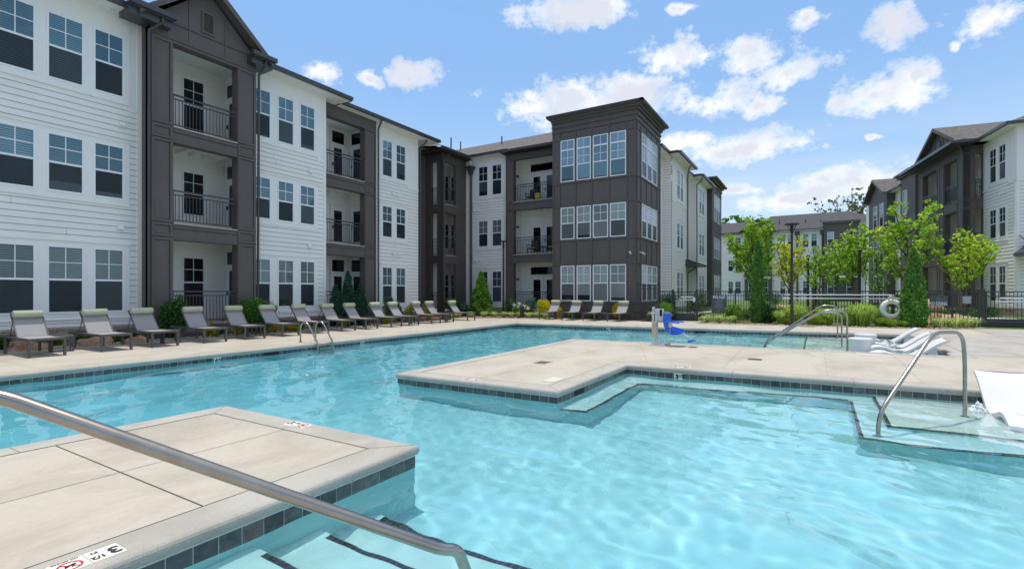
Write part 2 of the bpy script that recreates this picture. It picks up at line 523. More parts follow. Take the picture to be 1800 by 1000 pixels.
class MB:
    def __init__(s):
        s.v = []; s.f = []; s.m = []; s.c = []

    def quad(s, a, b, c, d, m=0, tint=None):
        n = len(s.v)
        s.v += [tuple(a), tuple(b), tuple(c), tuple(d)]
        s.f.append((n, n + 1, n + 2, n + 3)); s.m.append(m); s.c.append(tint)

    def poly(s, pts, m=0, tint=None):
        n = len(s.v)
        s.v += [tuple(p) for p in pts]
        s.f.append(tuple(range(n, n + len(pts)))); s.m.append(m); s.c.append(tint)

    def hexa(s, p, m=0, tint=None):
        """p: 4 bottom + 4 top corners, both counter-clockwise seen from above"""
        n = len(s.v)
        s.v += [tuple(q) for q in p]
        for f in ((3, 2, 1, 0), (4, 5, 6, 7), (0, 1, 5, 4), (1, 2, 6, 5), (2, 3, 7, 6), (3, 0, 4, 7)):
            s.f.append(tuple(n + i for i in f)); s.m.append(m); s.c.append(tint)

    def box(s, x0, y0, z0, x1, y1, z1, m=0, tint=None):
        x0, x1 = sorted((x0, x1)); y0, y1 = sorted((y0, y1)); z0, z1 = sorted((z0, z1))
        s.hexa([(x0, y0, z0), (x1, y0, z0), (x1, y1, z0), (x0, y1, z0), (x0, y0, z1), (x1, y0, z1), (x1, y1, z1), (x0, y1, z1)], m, tint)

    def prism(s, pts, z0, z1, m=0):
        """pts: counter-clockwise (x,y) outline"""
        n = len(s.v); k = len(pts)
        s.v += [(p[0], p[1], z0) for p in pts] + [(p[0], p[1], z1) for p in pts]
        s.f.append(tuple(reversed(range(n, n + k)))); s.m.append(m); s.c.append(None)
        s.f.append(tuple(range(n + k, n + 2 * k))); s.m.append(m); s.c.append(None)
        for i in range(k):
            j = (i + 1) % k
            s.f.append((n + i, n + j, n + k + j, n + k + i)); s.m.append(m); s.c.append(None)

    def tube(s, path, r, n=10, caps=True, m=0):
        P = [Vector(p) for p in path]
        rr = r if isinstance(r, (list, tuple)) else [r] * len(P)
        base = len(s.v)
        prev = None
        for i, p in enumerate(P):
            if i == 0: d = P[1] - P[0]
            elif i == len(P) - 1: d = P[-1] - P[-2]
            else: d = (P[i + 1] - P[i]).normalized() + (P[i] - P[i - 1]).normalized()
            d.normalize()
            if prev is None:
                up = Vector((0, 0, 1)) if abs(d.z) < .9 else Vector((1, 0, 0))
                a = d.cross(up).normalized()
            else:
                a = (prev - d * prev.dot(d)).normalized()
            prev = a
            b = d.cross(a)
            for k in range(n):
                an = 2 * math.pi * k / n
                s.v.append(tuple(p + (a * math.cos(an) + b * math.sin(an)) * rr[i]))
        for i in range(len(P) - 1):
            for k in range(n):
                k2 = (k + 1) % n
                s.f.append((base + i * n + k, base + i * n + k2, base + (i + 1) * n + k2, base + (i + 1) * n + k)); s.m.append(m); s.c.append(None)
        if caps:
            s.f.append(tuple(base + k for k in reversed(range(n)))); s.m.append(m); s.c.append(None)
            e = base + (len(P) - 1) * n
            s.f.append(tuple(e + k for k in range(n))); s.m.append(m); s.c.append(None)

    def lathe(s, prof, c=(0, 0), n=24, m=0):
        base = len(s.v)
        for r_, z in prof:
            for k in range(n):
                a = 2 * math.pi * k / n
                s.v.append((c[0] + r_ * math.cos(a), c[1] + r_ * math.sin(a), z))
        for i in range(len(prof) - 1):
            for k in range(n):
                k2 = (k + 1) % n
                s.f.append((base + i * n + k, base + i * n + k2, base + (i + 1) * n + k2, base + (i + 1) * n + k)); s.m.append(m); s.c.append(None)
        s.f.append(tuple(base + k for k in reversed(range(n)))); s.m.append(m); s.c.append(None)
        e = base + (len(prof) - 1) * n
        s.f.append(tuple(e + k for k in range(n))); s.m.append(m); s.c.append(None)

    def sweep(s, prof, path, closed=False, m=0):
        pass

    def build(s, name, mats, parent=None, smooth=False, bevel=0, autosmooth=False):
        if isinstance(mats, str): mats = [mats]
        me = bpy.data.meshes.new(name)
        o_ = ORG[parent.name] if parent is not None else Vector((0, 0, 0))
        vs = [(a - o_.x, b - o_.y, c - o_.z) for a, b, c in s.v] if parent is not None else s.v
        me.from_pydata(vs, [], s.f)
        for n_ in mats: me.materials.append(MATS[n_])
        me.polygons.foreach_set('material_index', s.m)
        if smooth: me.polygons.foreach_set('use_smooth', [True] * len(s.f))
        if any(c is not None for c in s.c):
            ca = me.color_attributes.new('tint', 'FLOAT_COLOR', 'CORNER')
            arr = []
            for f, c in zip(s.f, s.c):
                c = c or (1, 1, 1)
                arr += [c[0], c[1], c[2], 1.0] * len(f)
            ca.data.foreach_set('color', arr)
        me.update()
        if autosmooth:
            me.shade_smooth() if hasattr(me, 'shade_smooth') else None
            try: me.set_sharp_from_angle(angle=R(35))
            except Exception: pass
        o = bpy.data.objects.new(name, me)
        col.objects.link(o)
        if bevel:
            md = o.modifiers.new('bevel', 'BEVEL'); md.width = bevel; md.segments = 2; md.limit_method = 'ANGLE'
        if parent is not None:
            o.parent = parent
            ORG[o.name] = ORG[parent.name]
        else:
            ORG[o.name] = Vector((0, 0, 0))
        return o


class Fr:
    """a wall frame: origin, direction along the wall (left to right seen from outside); v points out of the wall"""
    def __init__(s, ox, oy, ux, uy):
        L = math.hypot(ux, uy)
        s.o = (ox, oy); s.u = (ux / L, uy / L); s.n = (uy / L, -ux / L)

    def p(s, u, v, z):
        return (s.o[0] + u * s.u[0] + v * s.n[0], s.o[1] + u * s.u[1] + v * s.n[1], z)

    def off(s, v):
        return Fr(s.o[0] + v * s.n[0], s.o[1] + v * s.n[1], s.u[0], s.u[1])


def fbox(mb, fr, u0, u1, v0, v1, z0, z1, m=0):
    u0, u1 = sorted((u0, u1)); v0, v1 = sorted((v0, v1)); z0, z1 = sorted((z0, z1))
    P = fr.p
    # outward v is to the right of u, so (u0,v1)->(u1,v1)->(u1,v0)->(u0,v0) is counter-clockwise
    mb.hexa([P(u0, v1, z0), P(u1, v1, z0), P(u1, v0, z0), P(u0, v0, z0), P(u0, v1, z1), P(u1, v1, z1), P(u1, v0, z1), P(u0, v0, z1)], m)


def copy_tree(o, parent=None):
    c = o.copy()
    col.objects.link(c)
    c.parent = parent
    if o.name in ORG: ORG[c.name] = ORG[o.name]
    for ch in list(o.children):
        copy_tree(ch, c)
    return c


def text_mb(mb, txt, size, fn, m=0, depth=.002, bold=0.0, align='CENTER'):
    """lettering as thin solid mesh; fn maps (x, y, h) of the text plane to the world"""
    cu = bpy.data.curves.new('lettering', 'FONT')
    cu.body = txt; cu.size = size; cu.align_x = align; cu.align_y = 'CENTER'
    cu.offset = bold
    cu.resolution_u = 3
    ob = bpy.data.objects.new('lettering', cu)
    col.objects.link(ob)
    dg = bpy.context.evaluated_depsgraph_get()
    me = bpy.data.meshes.new_from_object(ob.evaluated_get(dg))
    n = len(mb.v)
    mb.v += [tuple(fn(v.co.x, v.co.y, depth)) for v in me.vertices]
    for p in me.polygons:
        mb.f.append(tuple(n + i for i in p.vertices)); mb.m.append(m); mb.c.append(None)
    bpy.data.objects.remove(ob)
    bpy.data.curves.remove(cu)
    bpy.data.meshes.remove(me)

# ------------------------------------------------------------------ ground, pool and deck
POOL = [(-12, 12.17), (-12, 6.5), (3.63, 6.5), (3.63, 3.22), (.72, 3.22), (.72, -8), (10.1, -8), (9.84, 3.22), (6.66, 3.22),
        (6.64, 6.46), (14.46, 6.5), (15.05, -2.75), (21.95, -2.82), (20.57, 12.17)]
WZ = -.185
NP = len(POOL)


def offs(d):
    """the pool outline moved d metres away from the water"""
    out = []
    for i in range(NP):
        a = Vector(POOL[i - 1]); b = Vector(POOL[i]); c = Vector(POOL[(i + 1) % NP])
        d1 = (b - a).normalized(); d2 = (c - b).normalized()
        n1 = Vector((d1.y, -d1.x)); n2 = Vector((d2.y, -d2.x))
        k = 1 + n1.dot(n2)
        out.append(tuple(b + (n1 + n2) * (d / k)))
    return out


def sheet_with_hole(name, outer, hole, z, mat, kind='structure'):
    tri = tessellate_polygon([[Vector((x, y, 0)) for x, y in outer], [Vector((x, y, 0)) for x, y in hole]])
    pts = outer + hole
    mb = MB()
    mb.v = [(x, y, z) for x, y in pts]
    for t in tri:
        a, b, c = (Vector(pts[i]) for i in t)
        cr = (b - a).cross(c - a) if False else (b.x - a.x) * (c.y - a.y) - (b.y - a.y) * (c.x - a.x)
        mb.f.append(tuple(t) if cr > 0 else tuple(reversed(t)))
        mb.m.append(0); mb.c.append(None)
    o = mb.build(name, mat)
    return tag(o, kind=kind)


def rect(x0, y0, x1, y1):
    return [(x0, y0), (x1, y0), (x1, y1), (x0, y1)]


sheet_with_hole('ground', rect(-500, -500, 900, 600), rect(-13.6, -9.5, 23.5, 13.5), -.03, 'soil')
sheet_with_hole('pool_deck', [(-15, -12), (27.6, -12), (27.55, -4.6), (26.6, 7.0), (26.2, 17.9), (-15, 17.9)], offs(.33), -.003, 'deck_concrete')

# coping: bullnosed kerb all round the pool
prof = [(.33, 0), (.05, 0), (.028, -.004), (.012, -.014), (.003, -.03), (0, -.048), (.004, -.07), (.014, -.088), (.032, -.097)]
mb = MB()
rings = [[(x, y, z) for x, y in offs(d)] for d, z in prof]
for i in range(NP):
    j = (i + 1) % NP
    for k in range(len(prof) - 1):
        mb.quad(rings[k][j], rings[k][i], rings[k + 1][i], rings[k + 1][j])
mb.build('pool_coping', 'coping_concrete', smooth=False)['kind'] = 'structure'
bpy.data.objects['pool_coping'].data.set_sharp_from_angle(angle=R(40)) if hasattr(bpy.types.Mesh, 'set_sharp_from_angle') else None

# joints: round the coping, across it, and across the slabs
mb = MB()
a_, b_ = offs(.326), offs(.336)
for i in range(NP):
    j = (i + 1) % NP
    mb.quad((*a_[i], .0012), (*b_[i], .0012), (*b_[j], .0012), (*a_[j], .0012), 0)
p0, p33 = offs(0), offs(.33)
for i in range(NP):
    j = (i + 1) % NP
    A, B = Vector(POOL[i]), Vector(POOL[j])
    L = (B - A).length
    d = (B - A).normalized(); n = Vector((d.y, -d.x))
    cnt = max(1, round(L / 1.85))
    # mitre joint at the corner
    c0, c1 = Vector(p0[i]), Vector(p33[i])
    dd = (c1 - c0).normalized(); nn = Vector((-dd.y, dd.x)) * .0025
    mb.quad((*(c0 + dd * .05 - nn), .0012), (*(c1 - nn), .0012), (*(c1 + nn), .0012), (*(c0 + dd * .05 + nn), .0012))
    for q in range(1, cnt):
        P = A + d * (L * q / cnt + random.uniform(-.1, .1))
        for k in range(len(prof) - 1):
            (d0, z0), (d1, z1) = prof[k], prof[k + 1]
            e = .0015
            a0 = P + n * (d0 - (e if k > 0 else 0)); a1 = P + n * (d1 - e)
            h = d * .0025
            up = .0012 if k < 2 else 0
            mb.quad((*(a0 - h), z0 + up), (*(a1 - h), z1 + up), (*(a1 + h), z1 + up), (*(a0 + h), z0 + up))
mb.build('coping_joint', 'joint')['kind'] = 'structure'


def seam(mb, x0, y0, x1, y1, w=.005, z=.0):
    a, b = Vector((x0, y0)), Vector((x1, y1)); d = (b - a).normalized(); n = Vector((-d.y, d.x)) * w / 2
    mb.quad((*(a - n), z), (*(b - n), z), (*(b + n), z), (*(a + n), z))


mb = MB()
seam(mb, 1.83, 3.56, 1.83, 6.15, .009, .0008); seam(mb, -14, 4.8, 3.29, 4.8, .006, .0004); seam(mb, -1.2, 3.56, -1.2, 6.15, .007)
mb.build('deck_joint', 'joint')['kind'] = 'structure'
mb = MB()
for x0, y0, x1, y1 in ((7.0, 4.85, 14.2, 4.6), (10.17, 2.9, 14.25, 4.3), (8.6, 3.56, 8.6, 6.15), (11.3, 3.2, 11.3, 6.15),
                       (10.2, 1.5, 14.4, 1.6), (10.25, -.2, 14.4, -.22), (10.3, -1.5, 14.7, -1.57), (10.3, -4.2, 21.6, -4.2), (12.3, -12, 12.2, 3.2),
                       (15.4, -3.2, 14.3, -12), (18.6, -3.2, 18.3, -12), (22.3, -3.1, 22.6, -12), (15.4, -6.8, 27, -6.9)):
    seam(mb, x0, y0, x1, y1)
for x in np.arange(-12, 20, 3.1):
    seam(mb, x, 12.52, x, 16.9)
for y in np.arange(-1, 16, 3.3):
    seam(mb, 21.5, y, 24.9, y)
mb.build('deck_joint', 'faint_joint')['kind'] = 'structure'

mb = MB()
for x0, y0, x1, y1 in ((22.3, -12, 27.5, -5.2),):
    mb.quad((x0, y0, .002), (x1, y0, .002), (x1, y1, .002), (x0 + .3, y1, .002))
mb.quad((15.4, -12, .001), (22.3, -12, .001), (22.35, -3.16, .001), (15.4, -3.1, .001))
mb.build('side_deck', 'grey_concrete')['kind'] = 'structure'

# waterline tiles
tl = MB(); back = MB(); wall = MB()
o28, o30 = offs(.027), offs(.03)
for i in range(NP):
    j = (i + 1) % NP
    A, B = Vector(o28[i]), Vector(o28[j]); A3, B3 = Vector(o30[i]), Vector(o30[j])
    back.quad((*A3, -.25), (*B3, -.25), (*B3, -.09), (*A3, -.09))
    wall.quad((*A3, -1.22), (*B3, -1.22), (*B3, -.25), (*A3, -.25))
    L = (B - A).length; d = (B - A).normalized()
    n = max(1, round(L / .152)); w = L / n
    for q in range(n):
        s, e = A + d * (q * w + .0025), A + d * ((q + 1) * w - .0025)
        g = random.uniform(.5, 1.35); wv = random.uniform(-.12, .2)
        tl.quad((*s, -.248), (*e, -.248), (*e, -.104), (*s, -.104), 0, (g * (1 + wv), g * (1 + wv * .25), g * (1 - wv * .4)))
for name, m, mt in (('waterline_tile', tl, 'slate_tile'), ('tile_grout', back, 'waterline_grout'), ('pool_wall', wall, 'plaster_wall')):
    o = m.build(name, mt); o['kind'] = 'structure'
    o.cycles.is_caustics_receiver = True
mb = MB()
tri = tessellate_polygon([[Vector((x, y, 0)) for x, y in offs(.04)]])
pp = offs(.04)
mb.v = [(x, y, -1.2) for x, y in pp]
for t in tri:
    a, b, c = (pp[i] for i in t)
    cr = (b[0] - a[0]) * (c[1] - a[1]) - (b[1] - a[1]) * (c[0] - a[0])
    mb.f.append(tuple(t) if cr > 0 else tuple(reversed(t))); mb.m.append(0); mb.c.append(None)
o = mb.build('pool_floor', 'plaster_deep'); o['kind'] = 'structure'; o.cycles.is_caustics_receiver = True


def bench(name, pts, z, mat, lines=()):
    mb = MB()
    k = len(pts)
    mb.poly([(x, y, z) for x, y in pts], 0)
    for i in range(k):
        a, b = pts[i], pts[(i + 1) % k]
        mb.quad((*a, -1.21), (*b, -1.21), (*b, z), (*a, z), 1)
    o = mb.build(name, [mat, 'plaster_wall']); o['kind'] = 'structure'
    o.cycles.is_caustics_receiver = True
    return o


bench('pool_bench', [(6.67, 3.26), (6.67, 2.78), (9.26, 2.78), (9.46, -.46), (7.2, -.45), (7.28, -8), (10.14, -8), (9.88, 3.26)], -.5, 'plaster_bench')
bench('tanning_ledge', [(9.94, -.79), (7.82, -.79), (7.93, -8), (10.14, -8)], -.36, 'plaster_ledge')
bench('pool_step', [(.7, 3.26), (.7, -8), (3.08, -8), (3.08, 3.26)], -.85, 'plaster_bench')
bench('pool_step', [(.7, 3.26), (.7, -8), (2.53, -8), (2.53, 3.26)], -.61, 'plaster_bench')
bench('pool_step', [(.7, 3.26), (.7, -8), (2.0, -8), (2.0, 3.26)], -.38, 'plaster_bench')
bench('pool_step', [(14.3, 1.35), (15.1, -2.8), (22, -2.85), (21.6, 1.3)], -.6, 'plaster_bench')
bench('tanning_ledge', [(14.4, .28), (15.1, -2.8), (22, -2.85), (21.7, .26)], -.36, 'plaster_ledge')

st = MB()


def edge_tiles(x0, y0, x1, y1, z, inward):
    """a row of small dark tiles along a step edge; inward = +1 when the tread lies left of the direction"""
    a, b = Vector((x0, y0)), Vector((x1, y1)); L = (b - a).length; d = (b - a).normalized(); n = Vector((-d.y, d.x)) * inward
    k = max(1, round(L / .052)); w = L / k
    for q in range(k):
        s, e = a + d * (q * w + .001), a + d * ((q + 1) * w - .0015)
        t0, t1 = n * .004, n * .052
        zz = z + .003
        ps = [(*(s + t0), zz), (*(e + t0), zz), (*(e + t1), zz), (*(s + t1), zz)]
        st.poly(ps if inward > 0 else list(reversed(ps)))
        f0 = -n * .002
        fs = [(*(s + f0), z - .05), (*(e + f0), z - .05), (*(e + f0), z), (*(s + f0), z)]
        st.poly(fs)


edge_tiles(6.67, 3.2, 6.67, 2.78, -.5, 1); edge_tiles(6.67, 2.78, 9.26, 2.78, -.5, 1); edge_tiles(9.26, 2.78, 9.46, -.46, -.5, 1)
edge_tiles(9.46, -.46, 7.2, -.45, -.5, 1); edge_tiles(7.2, -.45, 7.28, -8, -.5, 1)
edge_tiles(9.9, -.79, 7.82, -.79, -.36, 1); edge_tiles(7.82, -.79, 7.93, -8, -.36, 1)
for x, z in ((3.08, -.85), (2.53, -.61), (2.0, -.38)):
    edge_tiles(x, -8, x, 3.1, z, 1)
edge_tiles(21.6, 1.32, 14.4, 1.35, -.6, 1); edge_tiles(21.7, .26, 14.5, .28, -.36, 1)
o = st.build('step_edge_tile', 'step_tile'); o['kind'] = 'structure'; o.cycles.is_caustics_receiver = True


# the water surface, rippled
def inside(pts, X, Y):
    r = np.zeros(X.shape, bool)
    k = len(pts)
    for i in range(k):
        x0, y0 = pts[i]; x1, y1 = pts[(i + 1) % k]
        if y0 == y1: continue
        c = ((y0 > Y) != (y1 > Y)) & (X < (x1 - x0) * (Y - y0) / (y1 - y0) + x0)
        r ^= c
    return r


def wave(X, Y):
    rg = np.random.RandomState(5)
    Z = np.zeros_like(X)
    env = .6 + .4 * np.sin(X * .31 + 1.2 * np.sin(Y * .23)) * np.sin(Y * .37 + 1.0)
    for i in range(26):
        lam = .55 * (4.2 ** rg.rand()); k = 2 * math.pi / lam
        th = rg.normal(-.55, .75); a = .00165 * lam ** 1.15
        ph = rg.rand() * 6.28
        Z += a * np.sin(k * (X * math.cos(th) + Y * math.sin(th)) + ph + .5 * np.sin(X * .7 + ph) + .4 * np.sin(Y * .9 + ph))
    S = np.zeros_like(X)
    for i in range(34):
        lam = .17 * (3.6 ** rg.rand()); k = 2 * math.pi / lam
        th = rg.normal(-.6, .9); a = .00115 * lam ** 1.1
        S += a * np.sin(k * (X * math.cos(th) + Y * math.sin(th)) + rg.rand() * 6.28)
    return Z + 1.3 * S * env * (1 + .9 * np.clip((X - 9) / 6, 0, 1))


xs = np.concatenate([np.arange(-12.2, 0, .16), np.arange(0, 10.4, .032), np.arange(10.4, 22.2, .06)])
ys = np.concatenate([np.arange(-8.2, -3, .09), np.arange(-3, 7, .032), np.arange(7, 12.4, .055)])
X, Y = np.meshgrid(xs, ys, indexing='ij')
Z = wave(X, Y) + WZ
cx = (X[:-1, :-1] + X[1:, 1:]) / 2; cy = (Y[:-1, :-1] + Y[1:, 1:]) / 2
keep = inside(offs(.09), cx, cy)
n_, m_ = X.shape
idx = np.arange(n_ * m_).reshape(n_, m_)
F = np.stack([idx[:-1, :-1], idx[1:, :-1], idx[1:, 1:], idx[:-1, 1:]], -1)[keep]
used = np.unique(F)
remap = -np.ones(n_ * m_, int); remap[used] = np.arange(len(used))
V = np.stack([X, Y, Z], -1).reshape(-1, 3)[used]
F = remap[F]
me = bpy.data.meshes.new('pool_water')
me.vertices.add(len(V)); me.vertices.foreach_set('co', V.ravel())
me.loops.add(F.size); me.loops.foreach_set('vertex_index', F.ravel())
me.polygons.add(len(F)); me.polygons.foreach_set('loop_start', np.arange(0, F.size, 4))
me.polygons.foreach_set('use_smooth', [True] * len(F))
me.update(); me.validate()
me.materials.append(MATS['pool_water'])
o = bpy.data.objects.new('pool_water', me); col.objects.link(o); o['kind'] = 'structure'
o.cycles.is_caustics_caster = True

# depth markers in the waterline and on the coping
def marker_wall(fr, u, txt, label, small=''):
    root = empty('depth_marker', fr.p(u, 0, -.17), label, 'depth marker')
    mb = MB()
    fbox(mb, fr, u - .078, u + .078, -.002, .0045, -.248, -.102)
    mb.build('tile', 'marker_white', root)
    mb = MB()
    text_mb(mb, txt, .125, lambda x, y, h: fr.p(u + x - (.025 if small else 0), .0045 + h, -.175 + y), bold=.009)
    if small: text_mb(mb, small, .07, lambda x, y, h: fr.p(u + x + .045, .0045 + h, -.15 + y), bold=.004)
    mb.build('numeral', 'marker_black', root)


marker_wall(Fr(0, 12.2, 1, 0), 6.6, '4', 'white depth tile reading 4 in the waterline before the nearest loungers', 'ft')
marker_wall(Fr(0, 12.2, 1, 0), 11.08, '5', 'white depth tile reading 5 in the waterline just past the pool ladder', 'ft')
marker_wall(Fr(20.98 - .03 + .04, 0, 0, -1), -7.73, '4', 'white depth tile reading 4 in the far end waterline below the four loungers', 'ft')
marker_wall(Fr(9.87 + .008, 0, 0, -1), -2.23, '3', 'white depth tile reading 3 1/2 in the waterline right of the inner corner', '1/2')
marker_wall(Fr(6.69, 0, 0, -1), -4.85, '3', 'white depth tile reading 3 1/2 on the short end of the deck peninsula', '1/2')


def marker_deck(x, y, rz, label, flip=False):
    """two tiles side by side: the depth and the no diving symbol; rz turns the reading direction"""
    root = empty('depth_marker', (x, y, 0), label, 'depth marker')
    c, s = math.cos(rz), math.sin(rz)
    def fn(a, b, h): return (x + a * c - b * s, y + a * s + b * c, .003 + h)
    mb = MB()
    for x0 in (-.155, .003):
        mb.hexa([fn(x0, -.076, -.003), fn(x0 + .152, -.076, -.003), fn(x0 + .152, .076, -.003), fn(x0, .076, -.003),
                 fn(x0, -.076, 0), fn(x0 + .152, -.076, 0), fn(x0 + .152, .076, 0), fn(x0, .076, 0)])
    mb.build('tile', 'marker_white', root)
    mb = MB()
    text_mb(mb, '3', .125, lambda a, b, h: fn(a - .118, b + .004, h), bold=.004)
    text_mb(mb, '1/2', .052, lambda a, b, h: fn(a - .04, b + .03, h), bold=.002)
    text_mb(mb, 'FT', .035, lambda a, b, h: fn(a - .04, b - .045, h), bold=.001)
    text_mb(mb, 'NO DIVING', .022, lambda a, b, h: fn(a + .079, b - .064, h), bold=.0006)
    # diver
    for q in ((.05, -.01, .1, .02), (.06, .0, .075, .035), (.085, .01, .105, .03)):
        mb.quad(fn(q[0], q[1], .001), fn(q[2], q[1] + .008, .001), fn(q[2], q[3], .001), fn(q[0], q[3] - .01, .001))
    mb.build('numeral', 'marker_black', root)
    mb = MB()
    k = 28
    for i in range(k):
        a0, a1 = 2 * math.pi * i / k, 2 * math.pi * (i + 1) / k
        P = lambda r_, a: fn(.079 + r_ * math.cos(a), .01 + r_ * math.sin(a), .0016)
        mb.quad(P(.045, a0), P(.056, a0), P(.056, a1), P(.045, a1))
    mb.quad(fn(.045, .037, .0018), fn(.05, .043, .0018), fn(.113, -.02, .0018), fn(.107, -.026, .0018))
    mb.build('prohibition_ring', 'marker_red', root)


marker_deck(1.14, 3.385, R(180), 'white depth and no diving tiles on the nearest slab, at the bottom left')
marker_deck(3.49, 4.85, R(-90), 'white depth and no diving tiles on the end coping of the nearest slab')
marker_deck(6.80, 4.9, R(90), 'white depth and no diving tiles on the tip coping of the deck peninsula')
marker_deck(10.03, 2.2, R(-90), 'white depth and no diving tiles on the coping right of the inner corner')
marker_deck(11.2, 6.33, R(0), 'white depth and no diving tiles on the long far coping of the peninsula')

# lids and grates set in the deck
def plate(name, x0, y0, x1, y1, mat, label, cat, slots=False):
    mb = MB()
    mb.box(x0, y0, -.002, x1, y1, .003)
    if slots:
        k = int((x1 - x0) / .03)
        for i in range(k):
            xx = x0 + (i + .5) * (x1 - x0) / k
            mb.box(xx - .006, y0 + .02, .003, xx + .006, y1 - .02, .005, 1)
    o = mb.build(name, [mat, 'joint'])
    tag(o, label, cat)


plate('drain_grate', 9.05, 4.68, 9.4, 4.96, 'grate', 'grey slotted drain grate flush in the middle of the peninsula', 'drain grate', True)
plate('skimmer_lid', 6.99 + .3, 3.6, 7.6 + .1, 3.83, 'lid', 'cream skimmer lid on the near corner of the peninsula', 'skimmer lid')
plate('drain_grate', 11.9, .95, 12.15, 1.25, 'grate', 'grey slotted drain grate in the strip right of the inner corner', 'drain grate', True)
plate('skimmer_lid', 14.2, -1.35, 14.5, -.85, 'lid', 'cream skimmer lid on the strip before the white pool loungers', 'skimmer lid')


# planting beds, lawn, paths
def bed(name, pts, z, mat):
    mb = MB()
    mb.poly([(x, y, z) for x, y in pts])
    o = mb.build(name, mat); o['kind'] = 'structure'
    return o


bed('planting_bed', [(-15, 16.95), (23.0, 16.95), (23.7, 15.6), (24.3, 13.2), (26.4, 13.2), (26.4, 17.95), (25, 20.2), (-15, 20.2)], .012, 'mulch')
bed('planting_bed', [(25.62, 7.2), (26.2, 7.2), (26.2, 13.2), (25.62, 13.2)], .014, 'mulch')
bed('planting_bed', [(24.55, 4.75), (24.9, 2), (25.35, -1.5), (25.7, -4.4), (26.4, -5.4), (27.5, -5.3), (27.2, -2.5), (26.5, 4.75)], .013, 'mulch')
bed('planting_bed', [(24.9, 6.9), (25.3, 6.15), (26.5, 6.1), (26.4, 7.2), (25.0, 7.6)], .011, 'mulch')
mb = MB()
mb.quad((27.6, -90, -.02), (31, -90, .22), (31, 9, .22), (26.7, 9, -.0))
mb.quad((31, -90, .22), (78.8, -90, .3), (78.8, 60, .3), (31, 9, .22))
mb.build('lawn', 'lawn')['kind'] = 'structure'
bed('footpath', [(26.6, 5.2), (26.5, 6.3), (31, 7.0), (34, 5.6), (38, 1), (46, -2), (46, -3.4), (37, -.4), (33, 4.2), (31, 5.6)], .26, 'walkway')
bed('footpath', [(27.6, -7.8), (27.5, -6.0), (30.5, -6.2), (35.5, -5.0), (46, -4.5), (46, -5.8), (36, -6.6), (31, -7.8)], .27, 'walkway')

# pale pebble edging along the beds
mb = MB()


def pebbles(path, n, w=.12):
    P = [Vector(p) for p in path]
    for _ in range(n):
        i = random.randrange(len(P) - 1); t = random.random()
        c = P[i].lerp(P[i + 1], t)
        x, y = c.x + random.uniform(-w, w), c.y + random.uniform(-w, w)
        s = random.uniform(.018, .05)
        g = random.uniform(.55, 1.35)
        an = random.uniform(0, 3.1)
        q = []
        for k in range(6):
            a = an + k * math.pi / 3
            rr = s * random.uniform(.7, 1.1)
            q.append((x + rr * math.cos(a), y + rr * math.sin(a)))
        n0 = len(mb.v)
        mb.v += [(a, b, .012) for a, b in q] + [(x + (a - x) * .55, y + (b - y) * .55, .012 + s * .7) for a, b in q]
        tint = (g * 1.0, g * .95, g * .86)
        mb.f.append(tuple(range(n0 + 6, n0 + 12))); mb.m.append(0); mb.c.append(tint)
        for k in range(6):
            k2 = (k + 1) % 6
            mb.f.append((n0 + k, n0 + k2, n0 + 6 + k2, n0 + 6 + k)); mb.m.append(0); mb.c.append(tint)


pebbles([(-3, 17.0), (3.5, 17.0), (9, 17.0), (15, 17.0), (23.0, 16.95)], 1500)
pebbles([(23.0, 16.95), (23.7, 15.6), (24.3, 13.2), (25.6, 13.0)], 260)
pebbles([(24.55, 4.75), (24.9, 2)], 260); pebbles([(24.9, 2), (25.35, -1.5), (25.7, -4.4)], 420); pebbles([(25.7, -4.4), (26.4, -5.4), (26.9, -5.7)], 170)
mb.build('pebble_edging', 'pebble')['kind'] = 'stuff'

for fr, u, w in ((Fr(0, 12.2, 1, 0), 8.0, .42), (Fr(0, 12.2, 1, 0), 17.9, .5), (Fr(20.99, 0, 0, -1), -3.9, .45)):
    mb = MB(); fbox(mb, fr, u - w / 2, u + w / 2, -.05, .0035, -.235, -.105); mb.build('skimmer_opening', 'dark_interior')['kind'] = 'structure'
mb = MB(); mb.box(7.28, 3.245, -.235, 7.7, 3.3, -.105); mb.build('skimmer_opening', 'dark_interior')['kind'] = 'structure'

# ------------------------------------------------------------------ building kit
def lap_wall(mb, fr, u0, u1, z0, z1, holes=(), exp=.178, m=0, lap=.02):
    """horizontal lap siding: every course a real board that leans out at its foot"""
    n = max(1, round((z1 - z0) / exp)); h = (z1 - z0) / n
    for i in range(n):
        za, zb = z0 + i * h, z0 + (i + 1) * h
        zm = (za + zb) / 2
        cuts = sorted([(max(a, u0), min(b, u1)) for a, b, c, d in holes if c < zm < d and b > u0 and a < u1])
        segs = []; cur = u0
        for a, b in cuts:
            if a > cur: segs.append((cur, a))
            cur = max(cur, b)
        if cur < u1: segs.append((cur, u1))
        for a, b in segs:
            zc = za + .015
            mb.quad(fr.p(a, lap, zc), fr.p(b, lap, zc), fr.p(b, .003, zb), fr.p(a, .003, zb), m)
            mb.quad(fr.p(a, 0, zc), fr.p(b, 0, zc), fr.p(b, lap, zc), fr.p(a, lap, zc), m)
            mb.quad(fr.p(a, .002, za), fr.p(b, .002, za), fr.p(b, .002, zc), fr.p(a, .002, zc), 2)  # dark strip painting the shade under the board's foot
            if b - a > 2.5 and random.random() < .6:      # a butt joint between two boards
                x = random.uniform(a + .6, b - .6)
                mb.quad(fr.p(x, lap + .001, za + .004), fr.p(x + .006, lap + .001, za + .004), fr.p(x + .006, .005, zb), fr.p(x, .005, zb), 1)


